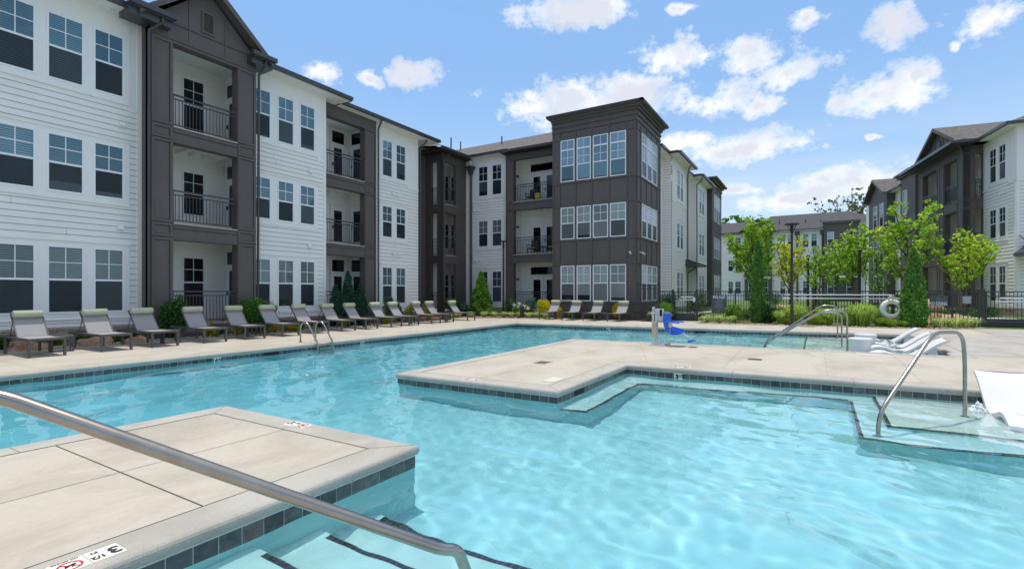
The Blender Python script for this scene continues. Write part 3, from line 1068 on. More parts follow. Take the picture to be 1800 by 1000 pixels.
def window(b, fr, u0, u1, z0, z1, up='glass_upper', lo='glass_lower', transom=False, name='window', v=0, w=.05):
    mb = MB()
    F = fr.off(v)
    for a, c, d, e in ((u0, u0 + w, z0, z1), (u1 - w, u1, z0, z1), (u0 + w, u1 - w, z0, z0 + w), (u0 + w, u1 - w, z1 - w, z1)):
        fbox(mb, F, a, c, -.04, .045, d, e)
    zt = z1
    if transom:
        zt = z1 - (z1 - z0) * .235
        fbox(mb, F, u0 + w, u1 - w, -.038, .043, zt - .05, zt + .03)
        fbox(mb, F, (u0 + u1) / 2 - .01, (u0 + u1) / 2 + .01, -.03, .024, zt + .03, z1 - w)
    zm = (z0 + zt) / 2
    fbox(mb, F, u0 + w, u1 - w, -.03, .03, zm - .028, zm + .028)
    fbox(mb, F, (u0 + u1) / 2 - .011, (u0 + u1) / 2 + .011, -.03, .024, zm + .028, zt - w)
    zq = (zm + zt) / 2
    fbox(mb, F, u0 + w, (u0 + u1) / 2 - .011, -.03, .023, zq - .011, zq + .011)
    fbox(mb, F, (u0 + u1) / 2 + .011, u1 - w, -.03, .023, zq - .011, zq + .011)
    o = mb.build(name, 'window_white', b)
    g = MB()
    P = F.p
    k1 = random.choice((.6, .8, 1, 1.15, 1.4)); k2 = random.choice((.6, .85, 1, 1.3, 1.7)); gp = random.choice((0, 0, .08, .16, .3)) * (zm - z0)
    g.quad(P(u0 + w, .012, zm + .02), P(u1 - w, .012, zm + .02), P(u1 - w, .012, z1 - w), P(u0 + w, .012, z1 - w), 0, (k1, k1, k1))
    g.quad(P(u0 + w, .006, z0 + w + gp), P(u1 - w, .006, z0 + w + gp), P(u1 - w, .006, zm - .02), P(u0 + w, .006, zm - .02), 1, (k2, k2, k2))
    if gp: g.quad(P(u0 + w, .006, z0 + w), P(u1 - w, .006, z0 + w), P(u1 - w, .006, z0 + w + gp), P(u0 + w, .006, z0 + w + gp), 2)
    g.build('pane', [up, lo, 'glass_dark'], o)
    return o


def door(b, fr, u0, u1, z0, z1, transom=None, v=0, glass='glass_door'):
    mb = MB(); F = fr.off(v)
    for a, c, d, e in ((u0, u0 + .08, z0, z1), (u1 - .08, u1, z0, z1), (u0 + .08, u1 - .08, z1 - .08, z1)):
        fbox(mb, F, a, c, 0, .05, d, e)
    i0, i1 = u0 + .08, u1 - .08
    for a, c, d, e in ((i0, i0 + .13, z0, z1 - .08), (i1 - .13, i1, z0, z1 - .08), (i0 + .13, i1 - .13, z0, z0 + .28), (i0 + .13, i1 - .13, z1 - .24, z1 - .08)):
        fbox(mb, F, a, c, 0, .03, d, e)
    if transom:
        for a, c, d, e in ((u0, u0 + .08, z1, transom), (u1 - .08, u1, z1, transom), (u0 + .08, u1 - .08, transom - .07, transom)):
            fbox(mb, F, a, c, 0, .05, d, e)
    o = mb.build('door', 'window_white', b)
    g = MB(); P = F.p
    g.quad(P(i0 + .13, .012, z0 + .28), P(i1 - .13, .012, z0 + .28), P(i1 - .13, .012, z1 - .24), P(i0 + .13, .012, z1 - .24), 0)
    if transom:
        g.quad(P(u0 + .08, .02, z1), P(u1 - .08, .02, z1), P(u1 - .08, .02, transom - .07), P(u0 + .08, .02, transom - .07), 1)
    g.build('pane', [glass, 'glass_dark'], o)
    h = MB()
    fbox(h, F, i0 + .03, i0 + .07, .03, .07, z0 + .9, z0 + 1.05)
    h.build('handle', 'black_metal', o)


def railing(b, fr, u0, u1, z, h=1.07, v=0, gap=.11, parent_kind='railing'):
    mb = MB(); F = fr.off(v)
    fbox(mb, F, u0, u1, -.03, .03, z + h - .045, z + h)
    fbox(mb, F, u0, u1, -.018, .018, z + h - .17, z + h - .135)
    fbox(mb, F, u0, u1, -.018, .018, z + .08, z + .115)
    n = max(2, round((u1 - u0) / gap))
    for i in range(n + 1):
        x = u0 + (u1 - u0) * i / n
        x = min(max(x, u0 + .012), u1 - .012)
        fbox(mb, F, x - .009, x + .009, -.009, .009, z + .115, z + h - .17)
    for x in (u0 + .03, u1 - .03):
        fbox(mb, F, x - .022, x + .022, -.022, .022, z, z + h - .045)
    return mb.build('railing', 'rail_metal', b)


def downspout(b, pts, mat='gutter_metal'):
    mb = MB()
    mb.tube(pts, .045, 8)
    return mb.build('downspout', mat, b)


def vent(b, fr, u, z):
    mb = MB()
    fbox(mb, fr, u - .09, u + .09, .02, .04, z - .09, z + .09)
    P = fr.p
    mb.hexa([P(u - .07, .13, z - .06), P(u + .07, .13, z - .06), P(u + .07, .04, z - .06), P(u - .07, .04, z - .06),
             P(u - .07, .09, z + .06), P(u + .07, .09, z + .06), P(u + .07, .04, z + .07), P(u - .07, .04, z + .07)])
    mb.build('vent', 'white_trim', b)


def wall_lamp(b, fr, u, z):
    mb = MB()
    fbox(mb, fr, u - .05, u + .05, 0, .03, z - .05, z + .05)
    mb.tube([fr.p(u, .03, z), fr.p(u, .1, z)], .02, 6)
    mb.tube([fr.p(u, .13, z - .09), fr.p(u, .13, z + .07)], .045, 8)
    mb.build('wall_lamp', 'black_metal', b)


def trim_group(mb, fr, wins, zlo, zhi, m=0, side=.14, head=True, flush_top=None):
    """flat casing boards round a row of windows; wins = [(u0, u1)]"""
    a, c = wins[0][0] - side, wins[-1][1] + side
    t = .028
    fbox(mb, fr, a, c, 0, t, zlo - .16, zlo, m)
    top = flush_top or zhi + .13
    fbox(mb, fr, a, c, 0, t, zhi, top, m)
    xs_ = [a] + [v for w in wins for v in w] + [c]
    for i in range(0, len(xs_), 2):
        if xs_[i + 1] - xs_[i] > .01:
            fbox(mb, fr, xs_[i], xs_[i + 1], 0, t, zlo, zhi, m)
    if head:
        fbox(mb, fr, a - .03, c + .03, 0, t + .03, top, top + .035, m)
    fbox(mb, fr, a - .02, c + .02, 0, t + .02, zlo - .185, zlo - .16, m)
    return (a, c, zlo - .185, top + .03)


L3, L2, L1 = (7.35, 9.2), (4.25, 5.87), (.86, 2.76)      # window heights of the left wing, storey by storey


def white_bay(b, fr, u0, u1, ztop, groups, lv, base=.58, mids=True, glass3='glass_upper', n3=None, vents=(), corner=(1, 1), batten=True):
    """a white wall section: lap siding, casings, board panels under the eaves, windows"""
    tr = MB(); holes = []
    z_band = lv[0][0] - .35
    for (za, zb), top in zip(lv, (ztop, None, None)):
        for g in groups:
            if top:
                a, c = g[0][0] - .14, g[-1][1] + .14
                x = trim_group(tr, fr, g, za, zb, head=False, flush_top=top)
                holes.append((a, c, za - .19, top))
            else:
                holes.append(trim_group(tr, fr, g, za, zb))
    # flat board panels either side of the top windows
    xs_ = [u0] + [v for g in groups for v in (g[0][0] - .14, g[-1][1] + .14)] + [u1]
    for i in range(0, len(xs_), 2):
        if xs_[i + 1] - xs_[i] > .05:
            fbox(tr, fr, xs_[i], xs_[i + 1], 0, .012, z_band + .1, ztop)
            if batten and xs_[i + 1] - xs_[i] > .35:
                q = (xs_[i] + xs_[i + 1]) / 2
                fbox(tr, fr, q - .025, q + .025, .012, .028, z_band + .1, ztop)
        if xs_[i + 1] - xs_[i] > .02:
            fbox(tr, fr, xs_[i], xs_[i + 1], 0, .04, z_band, z_band + .1)
            holes.append((xs_[i], xs_[i + 1], z_band, ztop))
    for side, c in ((u0, corner[0]), (u1, corner[1])):
        if c:
            s = 1 if side == u0 else -1
            fbox(tr, fr, side, side + s * .12, 0, .036, base, ztop)
            if side == u0: holes.append((u0, u0 + .12, base, ztop))
            else: holes.append((u1 - .12, u1, base, ztop))
    fbox(tr, fr, u0, u1, 0, .045, base - .1, base)
    tr.build('trim', 'white_trim', b)
    wl = MB()
    lap_wall(wl, fr, u0, u1, base, ztop, holes)
    P = fr.p
    wl.quad(P(u0, 0, base), P(u1, 0, base), P(u1, 0, ztop), P(u0, 0, ztop), 0)
    wl.build('wall', ['white_siding', 'joint', 'lap_shadow'], b)
    for i, (za, zb) in enumerate(lv):
        gl = glass3[i] if isinstance(glass3, tuple) else glass3 if i < 2 else 'glass_ground'
        for g in groups:
            for (a, c) in g:
                window(b, fr, a, c, za, zb, up=gl)
    for u, z in vents:
        vent(b, fr, u, z)


def plinth(b, fr, u0, u1, z=.48, z0=-.1):
    mb = MB()
    fbox(mb, fr, u0, u1, -.1, .05, z0, z - .08)
    fbox(mb, fr, u0, u1, -.1, .075, z - .08, z)
    mb.build('plinth', 'brick', b)


def batten_panel(mb, fr, u0, u1, z0, z1, m=0, w=.08, t=.032):
    """a raised frame round a flat panel"""
    for a, c, d, e in ((u0, u0 + w, z0, z1), (u1 - w, u1, z0, z1), (u0 + w, u1 - w, z0, z0 + w), (u0 + w, u1 - w, z1 - w, z1)):
        fbox(mb, fr, a, c, 0, t, d, e, m)
    g = .016  # width of the dark strips that paint shade along the battens
    for a, c, d, e in ((u0 + w, u0 + w + g, z0 + w, z1 - w), (u1 - w - g, u1 - w, z0 + w, z1 - w), (u0 + w + g, u1 - w - g, z0 + w, z0 + w + g), (u0 + w + g, u1 - w - g, z1 - w - g, z1 - w)):
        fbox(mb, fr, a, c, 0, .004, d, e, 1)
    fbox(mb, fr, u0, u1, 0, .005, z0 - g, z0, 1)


def balcony_stack(b, fr, u0, u1, o0, o1, levels, ztop, depth, rail_v=-.12, th=.32, first_rail=True, furn=None, back_u=None):
    """dark clad frame with one opening per storey and a white porch behind each; levels = [(floor z, lintel z)] from the top"""
    mb = MB()
    # columns
    zb = -.1
    fbox(mb, fr, u0, o0, -th, 0, zb, ztop)
    fbox(mb, fr, o1, u1, -th, 0, zb, ztop)
    prev = ztop
    for fz, lz in levels:
        fbox(mb, fr, o0, o1, -th, 0, lz, prev)
        prev = fz - .02
    # raised battens on the columns and spandrels
    for a, c in ((u0, o0), (o1, u1)):
        if c - a > .3:
            zs = [ztop]
            for i, (fz, lz) in enumerate(levels):
                z_hi = min(lz + .05, ztop)
                batten_panel(mb, fr, a + .02, c - .02, max(fz + .02, 0), z_hi)
                if i < len(levels) - 1:
                    batten_panel(mb, fr, a + .02, c - .02, levels[i + 1][1] + .08, fz - .01)
    for i, (fz, lz) in enumerate(levels):
        fbox(mb, fr, o0 - .02, o1 + .02, 0, .03, lz + .0, lz + .05)
        if i < len(levels) - 1:
            fbox(mb, fr, o0, o1, 0, .03, fz - .16, fz - .1); fbox(mb, fr, o0, o1, 0, .005, fz - .178, fz - .16, 1)  # the thin strip is painted shade below the band
    mb.build('cladding', ['brown_cladding', 'brown_shadow'], b)
    # porch interior
    pr = MB()
    a, c = back_u or (u0 + .05, u1 - .05)
    P = fr.p
    for i, (fz, lz) in enumerate(levels):
        cz = lz + .25
        pr.quad(P(a, -depth, fz), P(c, -depth, fz), P(c, -depth, cz), P(a, -depth, cz))
        pr.quad(P(a, -th, fz), P(a, -depth, fz), P(a, -depth, cz), P(a, -th, cz))
        pr.quad(P(c, -depth, fz), P(c, -th, fz), P(c, -th, cz), P(c, -depth, cz))
        pr.quad(P(a, -depth, cz), P(c, -depth, cz), P(c, -th, cz), P(a, -th, cz))
        pr.quad(P(a, -th, fz), P(c, -th, fz), P(c, -depth, fz), P(a, -depth, fz), 1)
        if i:      # ceiling joists seen from below
            for q in range(1, int((c - a) / .42)):
                fbox(pr, fr, a + q * .42 - .02, a + q * .42 + .02, -depth + .001, -th, cz - .14, cz - .002)
        fbox(pr, fr, o0, o1, -th - .02, .035, fz - .02, fz + .015, 1)
        fbox(pr, fr, a + .001, c - .001, -depth + .001, -depth + .03, lz - .25, lz - .12)
    pr.build('porch', ['porch_white', 'balcony_edge'], b)
    for i, (fz, lz) in enumerate(levels):
        if i < len(levels) - 1 or first_rail:
            railing(b, fr, o0 + .01, o1 - .01, fz + .015, v=rail_v)


def gutter_run(mb, pts, w=.14, h=.14):
    """an eaves gutter following a polyline of (x, y, z)"""
    for (x0, y0, z0), (x1, y1, z1) in zip(pts[:-1], pts[1:]):
        d = Vector((x1 - x0, y1 - y0)); d.normalize(); n = Vector((d.y, -d.x))
        a, c = Vector((x0, y0)), Vector((x1, y1))
        mb.hexa([(*(a + n * w), z0 - h), (*(c + n * w * 1.0), z1 - h), (*(c), z1 - h), (*(a), z0 - h),
                 (*(a + n * (w + .02)), z0), (*(c + n * (w + .02)), z1), (*(c), z1), (*(a), z0)])


# ------------------------------------------------------------------ the left and centre building
LB = empty('apartment_building', (12, 22, 0), 'white and dark brown three-storey apartment building along the left behind the lounger row', 'building')
fL = Fr(0, 18.05, 1, 0)
ZE = 9.86
g1 = [(-.1, .72), (1.12, 1.94), (2.32, 3.1), (4.12, 4.94), (5.16, 5.99), (6.2, 6.97)]
white_bay(LB, fL, -7, 7.43, ZE, [[(-.1, .72), (1.12, 1.94)], [(3.05, 3.87), (4.12, 4.94), (5.16, 5.99), (6.2, 6.97)]], (L3, L2, L1),
          vents=((6.9, 6.55), (6.86, 3.42), (2.6, 6.5)), corner=(1, 1))
plinth(LB, fL, -7, 7.3)
# gabled dark bay
fB = Fr(0, 17.45, 1, 0)
levB = [(6.72, 9.36), (3.65, 6.22), (.42, 3.13)]
mbx = MB()
balcony_stack(LB, fB, 7.43, 10.83, 8.07, 10.13, levB, 9.86, 1.85, back_u=(7.75, 10.75))
# its gable wall and the roof over it
ap = (9.13, 11.62)
mb = MB()
P = fB.p
mb.poly([P(7.43, 0, 9.86), P(10.83, 0, 9.86), P(10.83, 0, 9.96), P(ap[0], 0, ap[1] - .1), P(7.43, 0, 9.96)])
mb.quad(P(7.43, -.6, -.1), P(7.43, 0, -.1), P(7.43, 0, 9.9), P(7.43, -.6, 9.9))
mb.quad(P(10.83, 0, -.1), P(10.83, -.6, -.1), P(10.83, -.6, 9.9), P(10.83, 0, 9.9))
for u in (8.55, 9.72):
    fbox(mb, fB, u - .025, u + .025, 0, .02, 9.5, 11.62 - abs(u - ap[0]) * .9 - .15)
fbox(mb, fB, 7.43, 10.83, 0, .025, 9.47, 9.53)
mb.build('gable_wall', 'brown_cladding', LB)
mb = MB()
for a, c, d, e in ((8.93, 8.98, 10.1, 10.82), (9.28, 9.33, 10.1, 10.82), (8.98, 9.28, 10.1, 10.16), (8.98, 9.28, 10.76, 10.82)):
    fbox(mb, fB, a, c, 0, .045, d, e)
for i in range(12):
    z = 10.17 + i * .05
    mb.hexa([P(8.98, .03, z), P(9.28, .03, z), P(9.28, 0, z + .02), P(8.98, 0, z + .02), P(8.98, .035, z + .008), P(9.28, .035, z + .008), P(9.28, .005, z + .03), P(8.98, .005, z + .03)])
mb.build('gable_vent', 'brown_cladding', LB)


def gable_roof(b, fr, uc, zc, half, pitch, v0, v1, mat='shingle', name='roof', board='brown_cladding'):
    """two slopes; v0 back, v1 front; fascia boards at the front"""
    mb = MB(); P = fr.p; t = .12
    for s in (-1, 1):
        u1 = uc + s * half; z1 = zc - half * pitch
        q = [P(uc, v1, zc), P(u1, v1, z1), P(u1, v0, z1), P(uc, v0, zc)]
        if s > 0: q = list(reversed(q))
        q = list(reversed(q))
        top = [(x, y, z + t) for x, y, z in q]
        n = len(mb.v)
        mb.v += q + top
        for f in ((3, 2, 1, 0), (4, 5, 6, 7), (0, 1, 5, 4), (1, 2, 6, 5), (2, 3, 7, 6), (3, 0, 4, 7)):
            mb.f.append(tuple(n + i for i in f)); mb.m.append(0 if f == (4, 5, 6, 7) else 1); mb.c.append(None)
        # barge board
        w = .2
        qa = [P(uc, v1 + .03, zc + t), P(u1 + s * .02, v1 + .03, z1 + t), P(u1 + s * .02, v1 + .03, z1 + t - w), P(uc, v1 + .03, zc + t - w * 1.1)]
        qb = [P(uc, v1 + .001, zc + t), P(u1 + s * .02, v1 + .001, z1 + t), P(u1 + s * .02, v1 + .001, z1 + t - w), P(uc, v1 + .001, zc + t - w * 1.1)]
        n = len(mb.v)
        mb.v += qa + qb
        for f in ((0, 1, 2, 3), (7, 6, 5, 4), (0, 4, 5, 1), (1, 5, 6, 2), (2, 6, 7, 3)):
            mb.f.append(tuple(n + i for i in f)); mb.m.append(1); mb.c.append(None)
    return mb.build(name, [mat, board], b)


gable_roof(LB, fB, ap[0], ap[1], 2.12, .86, -6.5, .38)
for a, c in ((6.75, 7.9), (10.5, 11.3)):
    mb = MB()
    fbox(mb, fB, a, c, -.35, .42, 9.86, 9.95)
    fbox(mb, fB, a - .06, c + .06, .3, .5, 9.9, 10.05)
    fbox(mb, fB, a, c, -.35, .3, 9.66, 9.86)
    mb.build('eave_return', 'gutter_metal', LB)
downspout(LB, [(7.62, 17.1, 9.9), (7.62, 17.1, 9.72), (7.36, 17.38, 9.45), (7.36, 17.38, .1)])
downspout(LB, [(10.98, 17.05, 9.85), (10.98, 17.2, 9.66), (10.92, 17.42, 9.4), (10.92, 17.5, .1)])
# inside of the bay: windows and a door on each floor
fI = Fr(0, 19.3, 1, 0)
fS = Fr(10.75, 0, 0, -1)          # the porch side wall facing left; u = -y
for (fz, lz), (za, zb) in zip(levB, ((7.15, 9.25), (4.22, 5.8), (.9, 2.73))):
    window(LB, fI, 9.2, 9.97, za, zb, up='glass_dark', lo='glass_dark')
    window(LB, fI, 8.1, 8.93, za, zb, up='glass_dark', lo='glass_dark')
    door(LB, fS, -19.22, -18.33, fz + .02, fz + 2.08, fz + 2.62)

# second white section
white_bay(LB, fL, 10.83, 14.34, ZE, [[(10.97, 11.78), (12.06, 12.79), (13.05, 13.79)]], (L3, L2, L1), vents=((13.55, 6.5), (13.5, 3.4)), corner=(0, 1))
plinth(LB, fL, 10.83, 14.3)
# second balcony stack
fC = Fr(0, 18.4, 1, 0)
levC = [(6.72, 9.27), (3.65, 6.17), (.42, 3.12)]
balcony_stack(LB, fC, 14.34, 17.6, 14.6, 16.86, levC, 9.86, 1.75, back_u=(14.5, 17.35))
fCi = Fr(0, 20.12, 1, 0); fCs = Fr(17.33, 0, 0, -1)
for fz, lz in levC:
    door(LB, fCi, 16.25, 17.15, fz + .02, fz + 2.06, fz + 2.7 if fz != 3.65 else None, glass='glass_dark')
    door(LB, fCs, -19.9, -19.0, fz + .02, fz + 2.06, fz + 2.7 if fz != 3.65 else None, glass='glass_dark')
downspout(LB, [(17.55, 17.95, 9.9), (17.55, 18.0, 9.75), (17.66, 18.32, 9.45), (17.66, 18.32, .1)])
# third white section
fD = Fr(0, 18.7, 1, 0)
white_bay(LB, fD, 17.68, 20.97, ZE, [[(18.25, 18.97), (19.22, 19.96)]], (L3, L2, L1), vents=((19.0, 6.55), (19.35, 6.55), (19.05, 3.48), (19.4, 3.48)), corner=(1, 0))
plinth(LB, fD, 17.68, 20.97)
mb = MB(); P = fD.p
mb.quad(P(20.97, 0, -.1), P(20.97, -3.2, -.1), P(20.97, -3.2, ZE), P(20.97, 0, ZE))
mb.build('wall', 'brown_cladding', LB)
downspout(LB, [(21.15, 18.2, 9.85), (21.15, 18.3, 9.7), (21.05, 18.62, 9.4), (21.05, 18.62, .1)])

# dark corner stair bay
mb = MB()
fR_ = Fr(0, 21.65, 1, 0)
fbox(mb, fR_, 20.97, 25.0, -.3, 0, -.1, 10.4)
fX = Fr(25.0, 0, 0, -1)            # left face, u = -y
fY = Fr(0, 20.23, 1, 0)            # right face
o1, o2 = (-21.2, -20.7), (25.22, 26.38)
lev5 = [(7.12, 9.85), (3.83, 6.55), (.4, 3.3)]
for fr, (a, c), (o0, o1_) in ((fX, (-21.65, -20.23), o1), (fY, (25.0, 27.55), o2)):
    fbox(mb, fr, a, o0, -.22, 0, -.1, 10.45); fbox(mb, fr, o1_, c - (0 if fr is fY else .22), -.22, 0, -.1, 10.45)
    prev = 10.45
    for fz, lz in lev5:
        fbox(mb, fr, o0, o1_, -.22, 0, lz, prev); prev = fz
    for fz, lz in lev5[:2]:
        fbox(mb, fr, a, c, 0, .022, fz - .5, fz - .44)
fbox(mb, fY, 24.92, 25.2, -.02, .045, -.1, 10.45)
mb.build('cladding', 'brown_cladding', LB)
mb = MB()
for fz, lz in lev5:
    mb.quad((25.2, 21.6, fz), (27.5, 21.6, fz), (27.5, 21.6, lz + .2), (25.2, 21.6, lz + .2))
    mb.quad((27.5, 21.6, fz), (27.5, 20.45, fz), (27.5, 20.45, lz + .2), (27.5, 21.6, lz + .2))
    mb.quad((25.2, 20.45, fz), (27.5, 20.45, fz), (27.5, 21.6, fz), (25.2, 21.6, fz), 1)
    mb.quad((25.2, 21.6, lz + .2), (27.5, 21.6, lz + .2), (27.5, 20.45, lz + .2), (25.2, 20.45, lz + .2))
    mb.box(25.15, 20.2, fz - .03, 26.4, 20.26, fz + .01, 1)
mb.build('porch', ['porch_white', 'balcony_edge'], LB)
fYi = Fr(0, 21.58, 1, 0); fYs = Fr(27.48, 0, 0, -1)
for fz, lz in lev5:
    window(LB, fYi, 26.55, 27.3, fz + .6, fz + 2.3, up='glass_dark', lo='glass_dark')
    window(LB, fYs, -21.5, -20.8, fz + .6, fz + 2.3, up='glass_dark', lo='glass_dark')
    railing(LB, fY, 25.24, 26.36, fz, v=-.11); railing(LB, fX, -21.18, -20.72, fz, v=-.11)
downspout(LB, [(25.2, 19.75, 10.4), (25.2, 19.85, 10.2), (24.95, 20.12, 9.95), (24.95, 20.15, .1)])

# centre wing
K3, K2, K1 = (7.82, 9.82), (4.47, 6.22), (.81, 2.86)
ZK = 10.42
fW = Fr(27.54, 0, 0, -1)
white_bay(LB, fW, -20.23, -16.86, ZK, [[(-19.22, -18.44), (-18.13, -17.36)]], (K3, K2, K1), vents=((-19.55, 6.95), (-19.2, 6.95), (-19.5, 3.6), (-19.1, 3.6)),
          corner=(1, 0), glass3=('glass_dark', 'glass_screen', 'glass_lower'))
plinth(LB, fW, -20.2, -16.9)
mb = MB()
mb.tube([(27.3, 19.72, 10.25), (27.3, 19.72, 9.85)], .07, 10, m=1)
mb.hexa([(27.15, 19.55, 9.6), (27.45, 19.55, 9.6), (27.45, 19.88, 9.6), (27.15, 19.88, 9.6), (27.05, 19.45, 9.8), (27.5, 19.45, 9.8), (27.5, 19.98, 9.8), (27.05, 19.98, 9.8)])
mb.box(27.03, 19.43, 9.8, 27.51, 20.0, 9.86)
mb.hexa([(27.26, 19.64, 9.3), (27.42, 19.64, 9.3), (27.42, 19.8, 9.3), (27.26, 19.8, 9.3), (27.15, 19.55, 9.6), (27.45, 19.55, 9.6), (27.45, 19.88, 9.6), (27.15, 19.88, 9.6)])
mb.tube([(27.35, 19.72, 9.35), (27.35, 19.72, .1)], .08, 10)
mb.build('downspout', ['gutter_metal', 'white_trim'], LB)
# balconies of the centre wing
fG = Fr(27.2, 0, 0, -1)
levG = [(7.15, 9.82), (3.83, 6.62), (.42, 3.3)]
balcony_stack(LB, fG, -16.88, -13.0, -16.3, -13.05, levG, 10.3, 1.75, back_u=(-16.75, -12.9))
fGi = Fr(28.93, 0, 0, -1); fGs = Fr(0, 16.72, 1, 0)
for fz, lz in levG:
    if fz != 3.83:
        mb = MB()
        fbox(mb, fGi, -16.05, -13.9, 0, .05, fz + 2.12, fz + 2.75)
        o = mb.build('transom_window', 'window_white', LB)
        g = MB(); g.quad(fGi.p(-15.97, .055, fz + 2.2), fGi.p(-14.0, .055, fz + 2.2), fGi.p(-14.0, .055, fz + 2.68), fGi.p(-15.97, .055, fz + 2.68))
        g.build('pane', 'glass_dark', o)
    door(LB, fGi, -16.0, -15.05, fz + .02, fz + 2.1)
    door(LB, fGi, -15.03, -14.1, fz + .02, fz + 2.1)
    wall_lamp(LB, fGs, 28.3, fz + 1.9)
wall_lamp_fr = fGs

# dark box with the big windows
fH = Fr(26.14, 0, 0, -1)
fJ = Fr(0, 8.06, 1, 0)
mb = MB()
BT = 10.45
fbox(mb, fH, -13.03, -8.06, -.3, 0, -.1, BT + .6)
fbox(mb, fJ, 26.44, 30.9, -.3, 0, -.1, BT + .6)
mb.quad((26.14, 13.03, 9.5), (30.9, 13.03, 9.5), (30.9, 13.03, 11.2), (26.14, 13.03, 11.2))
wb = [(-12.48, -11.62), (-11.48, -10.63), (-10.51, -9.63), (-9.52, -8.62)]
ws = [(26.98, 27.95), (28.06, 28.98), (29.1, 30.08)]
xlev = [(7.76, 10.14), (4.47, 6.3), (.96, 2.97)]
for fr, wn, e0, e1 in ((fH, wb, -13.03, -8.06), (fJ, ws, 26.14, 30.9)):
    cols = [e0 + .0] + [v for w in wn for v in w] + [e1]
    for (za, zb) in xlev:
        for z in (zb + .03, za - .11):
            fbox(mb, fr, e0 + (.0 if fr is fH else .025), e1 - .0, 0, .045, z, z + .08); fbox(mb, fr, e0, e1, 0, .005, z - .018, z, 1)  # second strip paints the shade under the rail
    fbox(mb, fr, e0 + (.0 if fr is fH else .025), e1, 0, .03, .42, .5)
    mids = [e0 + .09] + [(wn[0][0] - .06)] + [(wn[i][1] + wn[i + 1][0]) / 2 for i in range(len(wn) - 1)] + [wn[-1][1] + .06, e1 - .06]
    for q in mids:
        for z0, z1 in ((xlev[0][1] + .11, 10.62), (xlev[1][1] + .11, xlev[0][0] - .11), (xlev[2][1] + .11, xlev[1][0] - .11)):
            fbox(mb, fr, q - .035, q + .035, 0, .035, z0, z1); fbox(mb, fr, q - .053, q - .035, 0, .004, z0, z1, 1); fbox(mb, fr, q + .035, q + .053, 0, .004, z0, z1, 1)  # side strips are shade painted beside each batten
    for q in (mids[0], mids[1], mids[-2], mids[-1]):
        for z0, z1 in xlev:
            fbox(mb, fr, q - .035, q + .035, 0, .035, z0 - .03, z1 + .03)
# stepped cornice on both faces
for z0, z1, pr in ((10.62, 10.72, .05), (10.72, 10.9, .02), (10.9, 11.0, .09), (11.0, 11.16, .05), (11.16, 11.28, .16), (11.28, 11.4, .28)):
    fbox(mb, fH, -13.03, -8.06 + pr, 0, pr, z0, z1)
    fbox(mb, fJ, 26.14, 30.9, 0, pr, z0, z1)
    fbox(mb, fH, -13.03, -8.06 + .006, 0, .006, z0 - .022, z0, 1); fbox(mb, fJ, 26.14, 30.9, 0, .006, z0 - .022, z0, 1)  # painted shade line under each cornice step
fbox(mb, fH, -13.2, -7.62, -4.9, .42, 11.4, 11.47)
mb.build('cladding', ['brown_cladding', 'brown_shadow'], LB)
mb = MB()
fbox(mb, fH, -13.22, -7.58, .3, .46, 11.44, 11.56); fbox(mb, fJ, 25.68, 31.1, .3, .48, 11.44, 11.56)
mb.build('parapet_cap', 'brown_dark', LB)
for i, (za, zb) in enumerate(xlev):
    for (a, c) in wb:
        window(LB, fH, a, c, za, zb, up='glass_sky' if i == 0 else 'glass_blind', lo='glass_upper' if i == 0 else 'glass_screen', transom=(i == 0))
    for (a, c) in ws:
        window(LB, fJ, a, c, za, zb, up='glass_pale', lo='glass_lower', transom=(i == 0))
# cameras on the corner of the box
for fr, u in ((fH, -8.42), (fJ, 26.75)):
    mb = MB()
    mb.lathe([(.0, 0), (.05, 0), (.055, .03)], n=12)
    mb.v = [fr.p(u + a, .0 + c_, 3.62 + b_) for a, b_, c_ in mb.v]
    mb.tube([fr.p(u, .05, 3.62), fr.p(u + .06, .12, 3.58)], .02, 8)
    mb.tube([fr.p(u + .02, .1, 3.62), fr.p(u + .12, .24, 3.5)], .045, 10)
    mb.build('security_camera', 'white_plastic', LB, smooth=False)

# side wing, set back step by step
def plain_wall(b, fr, u0, u1, z0, z1, holes=(), cap=True):
    mb = MB()
    lap_wall(mb, fr, u0, u1, z0, z1, holes)
    mb.quad(fr.p(u0, 0, z0), fr.p(u1, 0, z0), fr.p(u1, 0, z1), fr.p(u0, 0, z1))
    mb.build('wall', ['white_siding', 'joint', 'lap_shadow'], b)


plain_wall(LB, Fr(0, 8.59, 1, 0), 30.9, 33.6, .3, ZK)
plain_wall(LB, Fr(33.6, 0, 0, -1), -8.59, -8.02, .3, ZK)
fW1 = Fr(0, 8.0, 1, 0)
white_bay(LB, fW1, 33.6, 37.87, ZK, [[(34.9, 35.75), (35.95, 36.76)]], (K3, K2, K1), corner=(1, 0), glass3='glass_sky')
plain_wall(LB, Fr(0, 8.66, 1, 0), 37.87, 41.0, .3, ZK)
mb = MB(); mb.quad((37.87, 8.0, 0), (37.87, 8.66, 0), (37.87, 8.66, ZK), (37.87, 8.0, ZK)); mb.build('wall', 'white_siding', LB)
plain_wall(LB, Fr(41.0, 0, 0, -1), -8.66, -7.93, .3, ZK)
fW2 = Fr(0, 7.93, 1, 0)
white_bay(LB, fW2, 41.0, 45.7, ZK, [[(42.2, 43.15), (43.35, 44.31)]], (K3, K2, K1), corner=(1, 0), glass3='glass_sky')
mb = MB()
mb.box(46.2, 7.56, -.1, 51.2, 12, 11.3)
mb.quad((45.7, 7.94, 0), (46.2, 7.94, 0), (46.2, 7.94, 11), (45.7, 7.94, 11))
fD2 = Fr(0, 7.56, 1, 0)
for z in (4.1, 6.9, 7.5, 3.2, 10.3):
    fbox(mb, fD2, 46.2, 51.2, 0, .03, z, z + .08)
